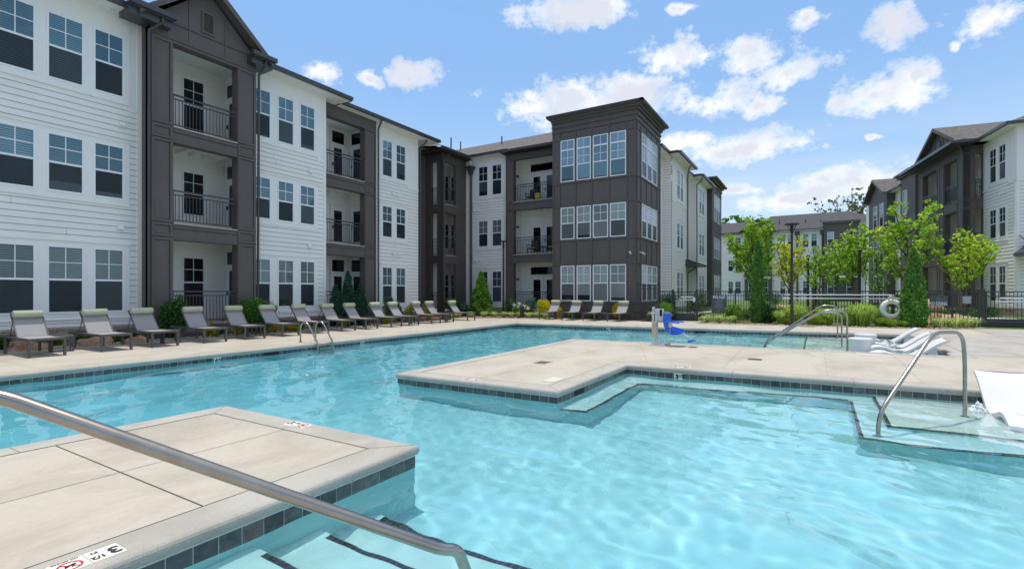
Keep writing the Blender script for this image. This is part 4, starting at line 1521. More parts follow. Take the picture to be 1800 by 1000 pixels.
for u in (46.3, 47.0, 48.0, 49.0, 50.3, 51.0):
    fbox(mb, fD2, u, u + .06, 0, .025, 3.28, 4.1); fbox(mb, fD2, u, u + .06, 0, .025, 6.98, 7.5); fbox(mb, fD2, u, u + .06, 0, .025, 10.38, 10.8)
for z0, z1, pr in ((10.8, 10.95, .08), (10.95, 11.1, .03), (11.1, 11.25, .2)):
    fbox(mb, fD2, 46.0, 51.3, 0, pr, z0, z1)
mb.box(45.75, 7.1, 11.28, 51.6, 12, 11.42)
mb.build('cladding', 'brown_cladding', LB)
for za, zb in xlev:
    for a, c in ((47.1, 48.05), (48.15, 49.1), (49.2, 50.15)):
        window(LB, fD2, a, c, za, zb, up='glass_pale')
# porch canopy between the two white steps
mb = MB()
mb.hexa([(37.6, 7.2, 3.4), (41.3, 7.2, 3.4), (41.3, 8.6, 3.4), (37.6, 8.6, 3.4), (37.6, 7.15, 3.5), (41.3, 7.15, 3.5), (41.3, 8.62, 4.05), (37.6, 8.62, 4.05)])
for q in range(9):
    x = 37.65 + q * .45
    mb.hexa([(x, 7.15, 3.5), (x + .03, 7.15, 3.5), (x + .03, 8.6, 4.05), (x, 8.6, 4.05), (x, 7.15, 3.54), (x + .03, 7.15, 3.54), (x + .03, 8.6, 4.09), (x, 8.6, 4.09)])
mb.build('canopy', 'gutter_metal', LB)
for pts in ([(36.9, 7.5, 10.4), (36.9, 7.6, 10.2), (37.95, 7.9, 9.9), (37.95, 7.9, 3.9)], [(41.1, 7.45, 10.4), (41.1, 7.5, 10.2), (41.1, 7.86, 9.9), (41.1, 7.86, .2)],
            [(45.6, 7.45, 10.4), (45.6, 7.5, 10.2), (45.75, 7.86, 9.9), (45.75, 7.86, .2)], [(37.9, 7.3, 3.4), (37.9, 7.5, 3.1), (37.98, 7.9, 2.9), (37.98, 7.9, .2)]):
    downspout(LB, pts)

# roofs, soffits and gutters
ro = MB()
def slope(pts, m=0): ro.poly(pts, m)
# left wing front slopes
slope([(-7.6, 17.42, 9.98), (15.15, 17.42, 9.98), (15.15, 24.2, 12.4), (-7.6, 24.2, 12.4)])
slope([(15.1, 18.05, 9.98), (22.0, 18.05, 9.98), (22.0, 24.2, 12.4), (15.1, 24.2, 12.4)])
slope([(22.0, 18.05, 9.98), (22.0, 21.2, 10.05), (30, 27.2, 12.45), (30, 24.2, 12.4), (22.0, 24.2, 12.4)])
slope([(20.9, 22.2, 9.98), (24.45, 19.68, 10.56), (27.2, 19.68, 10.5), (34, 25.6, 13.25), (27, 25.6, 13.0)])
slope([(-7.6, 24.2, 12.4), (33, 24.2, 12.4), (33, 31, 9.98), (-7.6, 31, 9.98)])
# centre wing front slope rising away from the pool
slope([(27.0, 19.9, 10.5), (27.0, 16.95, 10.5), (33.3, 16.95, 13.3), (33.3, 25.6, 13.3)])
slope([(26.65, 17.0, 10.36), (26.65, 13.03, 10.36), (33.3, 13.03, 13.3), (33.3, 17.0, 13.3)])
slope([(26.65, 17.0, 10.36), (33.3, 17.0, 13.3), (33.3, 16.95, 13.3), (27.0, 16.95, 10.5)])
slope([(33.3, 25.6, 13.3), (33.3, 12.0, 13.3), (40, 12.0, 10.5), (40, 25.6, 10.5)])
slope([(30.95, 8.1, 10.55), (33.0, 8.1, 10.55), (33.0, 7.42, 10.55), (38.4, 7.42, 10.55), (38.4, 13.5, 13.1), (30.95, 13.5, 13.1)])
slope([(38.4, 8.1, 10.55), (40.5, 8.1, 10.55), (40.5, 7.35, 10.55), (46.0, 7.35, 10.55), (46.0, 13.5, 13.1), (38.4, 13.5, 13.1)])
ro.build('roof', ['shingle'], LB)
def soffit(x0, y0, x1, y1, z):
    so = MB(); so.box(x0, y0, z, x1, y1, z + .03); so.build('soffit', 'white_trim', LB)
soffit(-7.6, 17.44, 7.42, 18.05, 9.83); soffit(10.84, 17.44, 15.13, 18.05, 9.83); soffit(14.36, 18.05, 15.1, 18.39, 9.835)
soffit(15.2, 18.08, 21.98, 18.7, 9.82); soffit(20.97, 18.7, 21.98, 20.2, 9.83)
soffit(27.02, 16.9, 27.54, 19.7, 10.36); soffit(30.95, 8.06, 33.6, 8.6, 10.4); soffit(33.05, 7.44, 38.35, 8.0, 10.41); soffit(37.87, 8.0, 41, 8.66, 10.4); soffit(40.52, 7.38, 46.0, 7.93, 10.41)
gt = MB()
gutter_run(gt, [(-7.6, 17.44, 9.99), (6.78, 17.44, 9.99)]); gutter_run(gt, [(11.3, 17.44, 9.99), (15.2, 17.44, 9.99)]); gutter_run(gt, [(15.2, 17.44, 9.99), (15.2, 18.05, 9.99)], w=.05)
gutter_run(gt, [(15.25, 18.07, 9.98), (22.0, 18.07, 9.98)])
gutter_run(gt, [(24.5, 21.9, 10.5), (24.5, 19.7, 10.5), (27.35, 19.7, 10.5)])
gutter_run(gt, [(27.02, 19.6, 10.52), (27.02, 16.6, 10.52)])
gutter_run(gt, [(26.7, 16.95, 10.36), (26.7, 13.03, 10.36)])
gutter_run(gt, [(30.95, 8.08, 10.56), (33.05, 8.08, 10.56), (33.05, 7.42, 10.56), (38.4, 7.42, 10.56)])
gutter_run(gt, [(38.4, 8.08, 10.56), (40.52, 8.08, 10.56), (40.52, 7.37, 10.56), (46.0, 7.37, 10.56)])
gt.build('gutter', 'gutter_metal', LB)
mb = MB()
mb.box(24.52, 19.72, 10.3, 27.5, 21.7, 10.34)
mb.build('soffit', 'brown_dark', LB)
mb = MB(); mb.box(26.72, 13.0, 10.2, 27.3, 16.95, 10.23)
mb.build('soffit', 'brown_dark', LB)
for p in ((17.3, 20.5, 10.75), (32.3, 24.3, 13.0), (31.2, 19.7, 12.4), (28.5, 22.3, 12.0)):
    mb = MB(); mb.tube([(p[0], p[1], p[2] - .2), (p[0], p[1], p[2] + .55)], .05, 8)
    mb.build('vent_pipe', 'gutter_metal', LB)
# recessed soffit lights
for x in (6.6, 14.0, 19.3, 20.0):
    mb = MB(); mb.lathe([(.07, 9.815), (.07, 9.83)], (x, 17.8 if x < 15 else 18.4), 14)
    mb.build('soffit_light', 'white_plastic', LB)

# ------------------------------------------------------------------ the right building
c9, s9 = math.cos(R(9.1)), math.sin(R(9.1))
RB = empty('apartment_building', (45, -12, 0), 'white and brown apartment building on the right with a gabled balcony tower', 'building')
fP = Fr(35.8, -8.62, -c9, -s9)
Q = fP.p(-2.38, 0, 0)
fT = Fr(38.01, -7.36, -c9, -s9)
Rl = ((7.42, 9.28), (4.37, 5.98), (.97, 2.88))
white_bay(RB, fP, -2.38, .91, 9.86, [[(-1.66, -.91), (-.67, .05)]], Rl, vents=((-.35, 6.72), (-.1, 6.72)), corner=(0, 1), glass3='glass_dark', base=.75)
plinth(RB, fP, -2.38, .91, .66)
cn = fP.p(.91, 0, 0)
fP2 = Fr(cn[0], cn[1], s9, -c9)
white_bay(RB, fP2, 0, 7, 9.86, [[(3.2, 3.95), (4.2, 4.95)]], Rl, corner=(1, 0), base=.75)
plinth(RB, fP2, 0, 7, .66)
levR = [(6.84, 9.35), (3.78, 6.22), (.5, 3.12)]
mb = MB()
def cols_open(mb, fr, e0, e1, opens, levels, ztop, th=.3):
    cur = e0
    for a, c in opens:
        fbox(mb, fr, cur, a, -th, 0, -.1, ztop); cur = c
    fbox(mb, fr, cur, e1, -th, 0, -.1, ztop)
    for a, c in opens:
        prev = ztop
        for fz, lz in levels:
            fbox(mb, fr, a, c, -th, 0, lz, prev); prev = fz
    for fz, lz in levels:
        fbox(mb, fr, e0, e1, 0, .022, lz + .02, lz + .09)
        fbox(mb, fr, e0, e1, 0, .022, fz - .12, fz - .05)


opT = [(-6.11, -3.83), (-2.62, -.89)]
cols_open(mb, fT, -6.9, 0, opT, levR, 9.95)
sQ = Fr(fT.p(0, 0, 0)[0], fT.p(0, 0, 0)[1], s9, -c9)
cols_open(mb, sQ, .0, .92, [(.52, .86)], levR, 9.95, .2)
for u in (-6.8, -3.7, -3.3, -2.75, -.8, -.1):
    fbox(mb, fT, u - .03, u + .03, 0, .024, 0, 9.3)
mb.poly([fT.p(-6.9, 0, 9.95), fT.p(.1, 0, 9.95), fT.p(-3.3, 0, 11.7)])
for u in np.arange(-5.9, -.2, .62):
    fbox(mb, fT, u, u + .05, 0, .03, 10.0, 11.68 - abs(u + 3.3) * .5)
fbox(mb, fT, -3.5, -3.1, 0, .05, 10.45, 11.0)
# end wall of the tower and closing walls
mb.quad(fT.p(-6.9, 0, 0), fT.p(-6.9, -1.2, 0), fT.p(-6.9, -1.2, 9.95), fT.p(-6.9, 0, 9.95))
mb.build('cladding', 'brown_cladding', RB)
pr = MB()
for i, (fz, lz) in enumerate(levR):
    P = fT.p; a, c, d = -6.8, .02, -1.7; cz = lz + .22
    pr.quad(P(a, d, fz), P(c, d, fz), P(c, d, cz), P(a, d, cz))
    pr.quad(P(-3.4, -.3, fz), P(-3.4, d, fz), P(-3.4, d, cz), P(-3.4, -.3, cz))
    pr.quad(P(a, -.3, fz), P(a, d, fz), P(a, d, cz), P(a, -.3, cz))
    pr.quad(P(a, d, cz), P(c, d, cz), P(c, -.28, cz), P(a, -.28, cz))
    pr.quad(P(a, 0, fz), P(c, 0, fz), P(c, d, fz), P(a, d, fz), 1)
pr.build('porch', ['porch_white', 'balcony_edge'], RB)
for fz, lz in levR:
    for a, c in opT: railing(RB, fT, a, c, fz, v=-.06)
    railing(RB, sQ, .53, .85, fz, v=-.08)
    fin = fT.off(-1.68)
    window(RB, fin, -.95, -.2, fz + .65, fz + 2.35, up='glass_dark', lo='glass_dark')
    door(RB, fin, -2.5, -1.6, fz + .02, fz + 2.1, glass='glass_dark')
    door(RB, fin, -5.9, -5.0, fz + .02, fz + 2.1, glass='glass_dark')
    wall_lamp(RB, fin, -1.3, fz + 1.75)
gable_roof(RB, fT, -3.3, 11.78, 3.55, .49, -6.5, .35)
mb = MB()
fbox(mb, fT, -7.75, .75, 0, .8, 9.86, 9.96); fbox(mb, fT, -7.8, .8, .72, .88, 9.86, 10.03)
fbox(mb, fT, .0, .75, -.95, .0, 9.84, 9.95); fbox(mb, fT, .72, .86, -.95, .88, 9.87, 10.03)
mb.build('eave', 'gutter_metal', RB)
mb = MB()
P = fT.p
mb.quad(P(-7.75, .8, 9.99), P(.8, .8, 9.99), P(.4, 0, 10.2), P(-7.2, 0, 10.2))
mb.quad(P(.8, .8, 9.99), P(.8, -.95, 9.99), P(-1.5, -.95, 11.0), P(-.8, 0, 10.75))
mb.build('roof', 'shingle', RB)
downspout(RB, [fT.p(.25, .35, 9.9), fT.p(.2, .2, 9.7), fT.p(.06, .06, 9.35), fT.p(.06, .06, .1)])
ro = MB(); P = fP.p
ro.quad(P(-25, .55, 9.98), P(1.5, .55, 9.98), P(-5.0, -6.8, 13.35), P(-25, -6.8, 13.35))
ro.quad(P(1.5, .55, 9.98), P(1.5, -14, 9.98), P(-5.0, -14, 13.35), P(-5.0, -6.8, 13.35))
ro.build('roof', 'shingle', RB)
for q in ((-2.4, 1.42, 0, .52), (.91, 1.42, -7, 0)):
    so = MB(); fbox(so, fP, *q, 9.84, 9.87); so.build('soffit', 'white_trim', RB)
gt = MB()
fbox(gt, fP, -2.42, 1.58, .52, .66, 9.86, 10.0); gt.build('gutter', 'gutter_metal', RB)
gt = MB(); fbox(gt, fP, 1.42, 1.56, -7, .52, 9.862, 10.0)
gt.build('gutter', 'gutter_metal', RB)
# entrance canopy with standing seams
mb = MB(); P = fP2.p
cp = [P(.25, 1.5, 3.35), P(4.2, 1.5, 3.35), P(4.2, 0, 3.35), P(.25, 0, 3.35)]
mb.quad(P(-.1, 1.75, 3.42), P(4.3, 1.75, 3.42), P(3.8, .02, 4.35), P(.9, .02, 4.35))
mb.quad(P(-.1, .02, 3.42), P(-.1, 1.75, 3.42), P(.9, .02, 4.35), P(.9, .02, 4.35))
for q in range(9):
    u = .1 + q * .45
    mb.hexa([P(u, 1.73, 3.43), P(u + .03, 1.73, 3.43), P(u + .03, .05, 4.3), P(u, .05, 4.3), P(u, 1.73, 3.47), P(u + .03, 1.73, 3.47), P(u + .03, .05, 4.34), P(u, .05, 4.34)])
fbox(mb, fP2, -.12, 4.32, 1.62, 1.78, 3.28, 3.42); fbox(mb, fP2, -.12, .02, .02, 1.62, 3.281, 3.42)
mb.build('canopy', 'gutter_metal', RB)
mb = MB(); fbox(mb, fP2, .02, 4.2, .02, 1.62, 3.1, 3.28)
mb.build('canopy_soffit', 'porch_white', RB)
# the parts beyond the tower
mb = MB()
fbox(mb, fP, -14.1, -11.0, -.3, .55, -.1, 10.3); fbox(mb, fP, -14.3, -11.0, -.3, .75, 10.3, 10.5); fbox(mb, fP, -14.4, -11.0, -.3, .95, 10.5, 10.62)
mb.build('cladding', 'brown_cladding', RB)
mb = MB()
fbox(mb, fP, -22.6, -17.3, -.3, .6, -.1, 9.9)
mb.poly([fP.p(-22.6, .6, 9.9), fP.p(-17.3, .6, 9.9), fP.p(-19.95, .6, 11.3)])
mb.build('cladding', 'brown_cladding', RB)
gable_roof(RB, fP, -19.95, 11.45, 3.1, .53, -6, 1.0)
white_bay(RB, fP, -17.3, -14.1, 9.86, [[(-16.0, -15.25), (-15.05, -14.3)]], Rl, corner=(0, 0), glass3='glass_dark')
white_bay(RB, fP, -26, -22.6, 9.86, [[(-25, -24.2)]], Rl, corner=(0, 0), glass3='glass_dark')
mb = MB(); fbox(mb, fP, -17.3, -14.1, .5, .65, 9.86, 10.0); mb.build('gutter', 'gutter_metal', RB)
mb = MB(); fbox(mb, fP, -26, -22.6, .5, .65, 9.86, 10.0); mb.build('gutter', 'gutter_metal', RB)
mb = MB(); fbox(mb, fP, -17.3, -14.1, 0, .5, 9.84, 9.87); mb.build('soffit', 'white_trim', RB)
for u in (-21.0, -19.2):
    for za, zb in ((6.9, 9.2), (3.8, 6.1), (.6, 2.9)):
        window(RB, fP, u, u + 1.1, za, zb, v=.62, up='glass_dark', lo='glass_dark')
for za, zb in Rl:
    window(RB, fP, -13.4, -12.6, za, zb, v=.57, up='glass_dark', lo='glass_dark')
downspout(RB, [fP.p(-14.25, .5, 9.8), fP.p(-14.25, .12, 9.4), fP.p(-14.25, .12, .1)])

# ------------------------------------------------------------------ the far building across the court
FB = empty('apartment_building', (80, 2, 0), 'far white apartment building behind the court trees with a dark flat-topped bay', 'building')
fF = Fr(78.8, 0, 0, -1)
Fl = ((7.55, 9.4), (4.51, 6.11), (1.25, 3.05))
white_bay(FB, fF, -24, -8.5, 9.9, [[(-14.5, -13.8), (-13.6, -12.9)], [(-10.72, -10.03), (-9.8, -9.0)]], Fl, corner=(0, 0))
white_bay(FB, fF, -5, 1.15, 9.9, [[(-4.05, -3.35), (-3.15, -2.45)], [(-1.32, -.6), (-.34, .36)]], Fl, corner=(0, 0))
white_bay(FB, fF, 4.9, 14, 9.9, [[(5.6, 6.2), (6.4, 7.0)]], Fl, corner=(0, 0), glass3='glass_dark')
mb = MB()
fbox(mb, fF, -8.5, -5, -.3, .35, -.1, 9.9)
mb.poly([fF.p(-8.8, .35, 9.9), fF.p(-4.7, .35, 9.9), fF.p(-6.75, .35, 11.6)])
mb.build('cladding', 'brown_cladding', FB)
mb = MB()
fbox(mb, fF, 1.15, 4.9, -.3, .8, -.1, 10.5); fbox(mb, fF, .95, 5.1, -.3, 1.0, 10.5, 10.8)
mb.build('cladding', 'brown_cladding', FB)
gable_roof(FB, fF, -6.75, 11.75, 2.6, .72, -5, .75, 'shingle_far')
for za, zb in Fl:
    window(FB, fF, -8.0, -7.1, za, zb, v=.37, up='glass_dark', lo='glass_dark'); window(FB, fF, -6.4, -5.5, za, zb, v=.37, up='glass_dark', lo='glass_dark')
    window(FB, fF, 1.5, 2.25, za, zb, v=.82, up='glass_sky'); window(FB, fF, 3.6, 4.35, za, zb, v=.82, up='glass_dark', lo='glass_dark')
for z in (3.6, 6.7):
    mb = MB(); fbox(mb, fF, 1.3, 4.8, .8, 2.2, z - .25, z); mb.build('balcony', 'porch_white', FB)
    railing(FB, fF, 1.35, 4.75, z, v=2.1, gap=.2)
    mb = MB(); fbox(mb, fF, -8.3, -5.2, .35, 1.4, z - .25, z); mb.build('balcony', 'porch_white', FB)
    railing(FB, fF, -8.25, -5.25, z, v=1.3, gap=.2)
ro = MB()
ro.poly([(78.2, 24, 9.98), (78.2, 5.0, 9.98), (85, 5.0, 12.3), (85, 24, 12.3)])
ro.poly([(78.2, 8.2, 9.98), (78.2, -1.3, 9.98), (78.2, -9, 9.98), (85.2, -4.2, 12.95), (85.2, 5.6, 12.95)])
ro.poly([(78.3, -3.0, 10.0), (78.3, -14, 10.0), (84, -14, 12.2), (84, -3, 12.2)])
ro.build('roof', 'shingle_far', FB)
mb = MB(); mb.box(78.1, -1.25, 9.86, 78.25, 24, 10.02); mb.build('gutter', 'gutter_metal', FB)
mb = MB(); mb.box(78.1, -14, 9.86, 78.25, -5, 10.02)
mb.build('gutter', 'gutter_metal', FB)
for y, z in ((1.0, 11.2), (-.8, 11.0), (4.2, 11.4)):
    mb = MB(); mb.tube([(81, y, z - .4), (81, y, z + .5)], .07, 6); mb.build('vent_pipe', 'gutter_metal', FB)
for y in (1.95, -1.0):
    mb = MB(); mb.tube([(78.6, y, 9.6), (78.6, y, .1)], .12, 6); mb.tube([(78.6, y, 9.2), (78.6, y, 9.8)], .28, 6); mb.build('downspout', 'gutter_metal', FB)

# ------------------------------------------------------------------ loungers on the deck
def sun_lounger():
    """foot at y=0 (towards the pool), head towards +y; 0.67 wide"""
    r = empty('sun_lounger')
    t = .05
    mb = MB()
    W, Ln, H = .335, 1.96, .42
    for s in (-1, 1):
        mb.box(s * W - (t if s > 0 else 0), 0, H - .055, s * W + (0 if s > 0 else t), Ln, H)
    mb.box(-W + t, 0, H - .055, W - t, t, H); mb.box(-W + t, Ln - t, H - .055, W - t, Ln, H)
    mb.box(-W + t, .9, H - .05, W - t, .93, H - .02)
    mb.build('frame', 'frame_grey', r, bevel=.004)
    for x in (-W, W - t):
        for y in (0, 1.62):
            mb = MB(); mb.box(x, y, 0, x + t, y + .055, H - .055)
            mb.build('leg', 'frame_grey', r, bevel=.003)
    mb = MB()      # seat sling, sagging a little
    k = 8
    for i in range(k):
        y0, y1 = t + i * (.9 / k), t + (i + 1) * (.9 / k)
        z0, z1 = H - .004 - .012 * math.sin(math.pi * i / k), H - .004 - .012 * math.sin(math.pi * (i + 1) / k)
        mb.quad((-W + t, y0, z0), (W - t, y0, z0), (W - t, y1, z1), (-W + t, y1, z1))
        mb.quad((-W + t, y1, z1 - .006), (W - t, y1, z1 - .006), (W - t, y0, z0 - .006), (-W + t, y0, z0 - .006))
    mb.build('seat', 'sling', r)
    a = R(50); cy, cz = .95, H
    mb = MB(); bw = .262; BL = .69
    def bp(x, l, o=0): return (x, cy + l * math.cos(a) - o * math.sin(a), cz + l * math.sin(a) + o * math.cos(a))
    mb.hexa([bp(-bw, 0, -.008), bp(bw, 0, -.008), bp(bw, BL, -.008), bp(-bw, BL, -.008), bp(-bw, 0, .004), bp(bw, 0, .004), bp(bw, BL, .004), bp(-bw, BL, .004)])
    bk = mb.build('backrest', 'sling', r)
    mb = MB()
    for s in (-1, 1):
        x0, x1 = sorted((s * bw, s * (bw + .028)))
        mb.hexa([bp(x0, 0, -.02), bp(x1, 0, -.02), bp(x1, BL, -.02), bp(x0, BL, -.02), bp(x0, 0, .012), bp(x1, 0, .012), bp(x1, BL, .012), bp(x0, BL, .012)])
    mb.hexa([bp(-bw, BL - .03, -.02), bp(bw, BL - .03, -.02), bp(bw, BL, -.02), bp(-bw, BL, -.02), bp(-bw, BL - .03, .01), bp(bw, BL - .03, .01), bp(bw, BL, .01), bp(-bw, BL, .01)])
    for s in (-1, 1):
        p = bp(s * (bw - .0), .5, -.02)
        mb.tube([p, (p[0], cy + .5 * math.cos(a) + .22, H - .02)], .009, 6)
    mb.build('backrest_frame', 'frame_grey', bk)
    mb = MB()
    c = bp(0, BL - .075, .07)
    ks = 16; prof = [(-.275, .04), (-.268, .078), (-.245, .094), (.245, .094), (.268, .078), (.275, .04)]
    n0 = len(mb.v)
    for x, rr in prof:
        for q in range(ks):
            an = 2 * math.pi * q / ks
            mb.v.append((x, c[1] + rr * math.cos(an), c[2] + rr * math.sin(an) * .95))
    for i in range(len(prof) - 1):
        for q in range(ks):
            q2 = (q + 1) % ks
            mb.f.append((n0 + i * ks + q, n0 + (i + 1) * ks + q, n0 + (i + 1) * ks + q2, n0 + i * ks + q2)); mb.m.append(0); mb.c.append(None)
    mb.f.append(tuple(n0 + q for q in range(ks))); mb.m.append(0); mb.c.append(None)
    e = n0 + (len(prof) - 1) * ks
    mb.f.append(tuple(e + q for q in reversed(range(ks)))); mb.m.append(0); mb.c.append(None)
    pl = mb.build('pillow', 'pillow', r, smooth=True)
    mb = MB()
    for s in (-1, 1):
        x = s * .2
        mb.tube([bp(x, BL - .01, .03), bp(x, BL + .012, -.01), bp(x, BL - .1, -.03)], .006, 5)
    mb.build('strap', 'frame_grey', pl)
    return r


pl0 = sun_lounger()
left_x = [2.72, 3.94, 5.27, 6.37, 7.7, 8.92, 10.19, 11.42, 12.66, 13.83, 15.24, 16.33, 17.88, 18.93, 20.75]
wh = ['grey sun lounger cut off by the left picture edge',
      'grey sun lounger with green roll pillow, nearest whole one in the left row',
      'second whole sun lounger of the left row, right of the wide side table',
      'third whole sun lounger of the left row, below the white corner board',
      'sun lounger in front of the narrow shrub at the gabled bay',
      'sun lounger before the ground-floor railing of the gabled bay',
      'sun lounger in front of the round green shrub beside the gabled bay',
      'sun lounger just behind and left of the pool ladder rails',
      'sun lounger whose foot end stands right behind the pool ladder',
      'sun lounger directly before the dark junipers',
      'sun lounger just right of the dark junipers',
      'sun lounger before the leafy upright shrub at the middle white wall',
      'sun lounger with yellow foliage peeping out to its left, third from the far end',
      'second sun lounger from the far end of the left row',
      'last sun lounger at the far end of the left row, beside the cone-shaped tree']
for i, x in enumerate(left_x):
    o = pl0 if i == 0 else copy_tree(pl0)
    o.location = (x + .335, 14.86 + .018 * (x - 4), 0)
    o.rotation_euler = (0, 0, R(random.uniform(-2.2, 2.2) + (1.5 if i in (10, 12) else 0)))
    tag(o, wh[i], 'sun lounger', 'sun loungers in the row along the left building')
# four at the far end, heads to the right
wf = ['sun lounger of the far end group beside the yellow shrub at the grey bollard side', 'second from left of the four far end sun loungers, under the box bay windows',
      'third from left of the four far end sun loungers, under the box bay windows', 'rightmost of the four far end sun loungers, before the second yellow shrub']
for i, (x, y) in enumerate(((23.8, 12.36), (23.85, 11.05), (23.85, 9.85), (23.85, 8.53))):
    o = copy_tree(pl0)
    o.location = (x, y, 0)
    o.rotation_euler = (0, 0, R(-93 + (0, 3, 1, -2)[i]))
    tag(o, wf[i], 'sun lounger', 'sun loungers in the group of four at the far end')

# small side tables
def side_table():
    r = empty('side_table')
    mb = MB()
    mb.box(-.24, -.2, .36, .24, .2, .385)
    mb.build('table_top', 'frame_grey', r, bevel=.004)
    mb = MB()
    k = 8
    for i in range(k):
        a0, a1 = R(-70 + i * 140 / k), R(-70 + (i + 1) * 140 / k)
        p = lambda a, rr: (-.22 + .1 - rr * math.cos(a) + .0, rr * math.sin(a) * 1.5)
        q0, q1, q2, q3 = p(a0, .1), p(a1, .1), p(a1, .085), p(a0, .085)
        mb.prism([q0, q1, q2, q3][::-1], 0, .36)
    mb.build('panel', 'frame_grey', r)
    for y in (-.17, .15):
        mb = MB(); mb.box(.2, y, 0, .225, y + .025, .36); mb.build('leg', 'frame_grey', r)
    return r


ts = side_table()
tpos = [((4.83, 15.95), 'small dark side table between the nearest two whole loungers'), ((7.25, 15.9), 'small dark side table between the third and fourth whole loungers'),
        ((9.78, 16.0), 'small dark side table left of the lounger with the round shrub behind it'), ((12.28, 15.8), 'small dark side table directly behind the pool ladder rails'),
        ((14.85, 16.0), 'small dark side table right of the dark junipers'), ((17.5, 15.9), 'small dark side table beside the third lounger from the far end'),
        ((20.1, 15.9), 'small dark side table left of the last lounger in the left row'),
        ((24.6, 11.9), 'small dark side table right of the leftmost far end lounger'), ((24.7, 9.4), 'small dark side table left of the rightmost far end lounger')]
for i, ((x, y), l) in enumerate(tpos):
    o = ts if i == 0 else copy_tree(ts)
    o.location = (x, y, 0); o.rotation_euler = (0, 0, R(-8 if i < 7 else -90))
    tag(o, l, 'side table', 'side tables between the sun loungers')


# ------------------------------------------------------------------ white loungers standing in the water
def pool_lounger():
    """head at x=0 falling towards +x; about 1.85 long, 0.68 wide; origin on the ledge"""
    r = empty('pool_lounger')
    pts = [(0, .66), (.14, .60), (.3, .49), (.48, .34), (.62, .235), (.74, .185), (.86, .175), (.98, .2), (1.1, .25), (1.22, .285), (1.34, .285),
           (1.46, .25), (1.58, .18), (1.7, .085), (1.8, 0)]
    # smooth by subdivision
    P = [Vector((a, b)) for a, b in pts]
    for _ in range(2):
        Q_ = [P[0]]
        for a, b in zip(P[:-1], P[1:]):
            Q_ += [a.lerp(b, .25), a.lerp(b, .75)]
        Q_.append(P[-1]); P = Q_
    mb = MB(); W = .34; t = .055
    for k in range(len(P) - 1):
        a, b = P[k], P[k + 1]
        nx = Vector((-(b.y - a.y), b.x - a.x)).normalized()
        def nn(i):
            i0, i1 = max(0, i - 1), min(len(P) - 1, i + 1)
            d = (P[i1] - P[i0]).normalized(); return Vector((-d.y, d.x))
        la, lb = a - nn(k) * t, b - nn(k + 1) * t
        m_ = 10
        def dish(yy): return -.02 * (1 - (yy / W) ** 2)
        for q in range(m_):
            y0, y1 = -W + 2 * W * q / m_, -W + 2 * W * (q + 1) / m_
            mb.quad((a.x, y0, a.y + dish(y0)), (b.x, y0, b.y + dish(y0)), (b.x, y1, b.y + dish(y1)), (a.x, y1, a.y + dish(y1)))
        mb.quad((la.x, W, la.y), (lb.x, W, lb.y), (lb.x, -W, lb.y), (la.x, -W, la.y))
        mb.quad((a.x, -W, a.y), (la.x, -W, la.y), (lb.x, -W, lb.y), (b.x, -W, b.y))
        mb.quad((b.x, W, b.y), (lb.x, W, lb.y), (la.x, W, la.y), (a.x, W, a.y))
        if k == 0: mb.quad((a.x, -W, a.y), (a.x, W, a.y), (la.x, W, la.y), (la.x, -W, la.y))
    for i, v in enumerate(mb.v): pass
    sh = mb.build('shell', 'white_plastic', r)
    bm = bmesh.new(); bm.from_mesh(sh.data); bmesh.ops.remove_doubles(bm, verts=bm.verts, dist=.0005)
    bmesh.ops.recalc_face_normals(bm, faces=bm.faces); bm.to_mesh(sh.data); bm.free()
    sh.data.polygons.foreach_set('use_smooth', [True] * len(sh.data.polygons))
    sh.data.set_sharp_from_angle(angle=R(40))
    for y in (-.27, .21):      # moulded feet under the back
        mb = MB(); mb.hexa([(.12, y, 0), (.42, y, 0), (.42, y + .06, 0), (.12, y + .06, 0), (.24, y, .44), (.4, y, .32), (.4, y + .06, .32), (.24, y + .06, .44)])
        mb.build('foot', 'white_plastic', r)
    return r


pw = pool_lounger()
wp = [(9.95, -2.38, 180, 'white curved lounger standing in the near shallow ledge beside the handrail'),
      (20.75, -2.9, 90, 'white in-water lounger farthest back in the far ledge, alone by the tiled wall'),
      (18.75, -2.9, 90, 'white in-water lounger of the far ledge, back one of the close trio'),
      (17.75, -2.88, 90, 'white in-water lounger of the far ledge, middle one of the close trio'),
      (16.2, -2.8, 92, 'white in-water lounger of the far ledge nearest the deck strip')]
for i, (x, y, a, l) in enumerate(wp):
    o = pw if i == 0 else copy_tree(pw)
    o.location = (x, y, -.36); o.rotation_euler = (0, 0, R(a))
    tag(o, l, 'pool lounger', 'white loungers standing in the shallow water')


def drum():
    r = empty('pool_side_table')
    mb = MB()
    mb.lathe([(.2, 0), (.215, .05), (.255, .4), (.275, .5), (.288, .52), (.288, .55), (.27, .565), (.1, .568)], n=36)
    mb.build('body', 'white_plastic', r, smooth=True)
    for o_ in r.children: o_.data.set_sharp_from_angle(angle=R(50))
    mb = MB(); mb.lathe([(.262, .566), (.262, .572)], n=36)
    mb.build('table_top', 'white_plastic', r)
    return r


dr = drum()
for i, (x, y, l) in enumerate(((16.75, -1.09, 'white round in-water side table nearer the deck strip'), (18.45, -1.33, 'white round in-water side table behind the nearer one'))):
    o = dr if i == 0 else copy_tree(dr)
    o.location = (x, y, -.37)
    tag(o, l, 'side table', 'white drum tables in the shallow water')


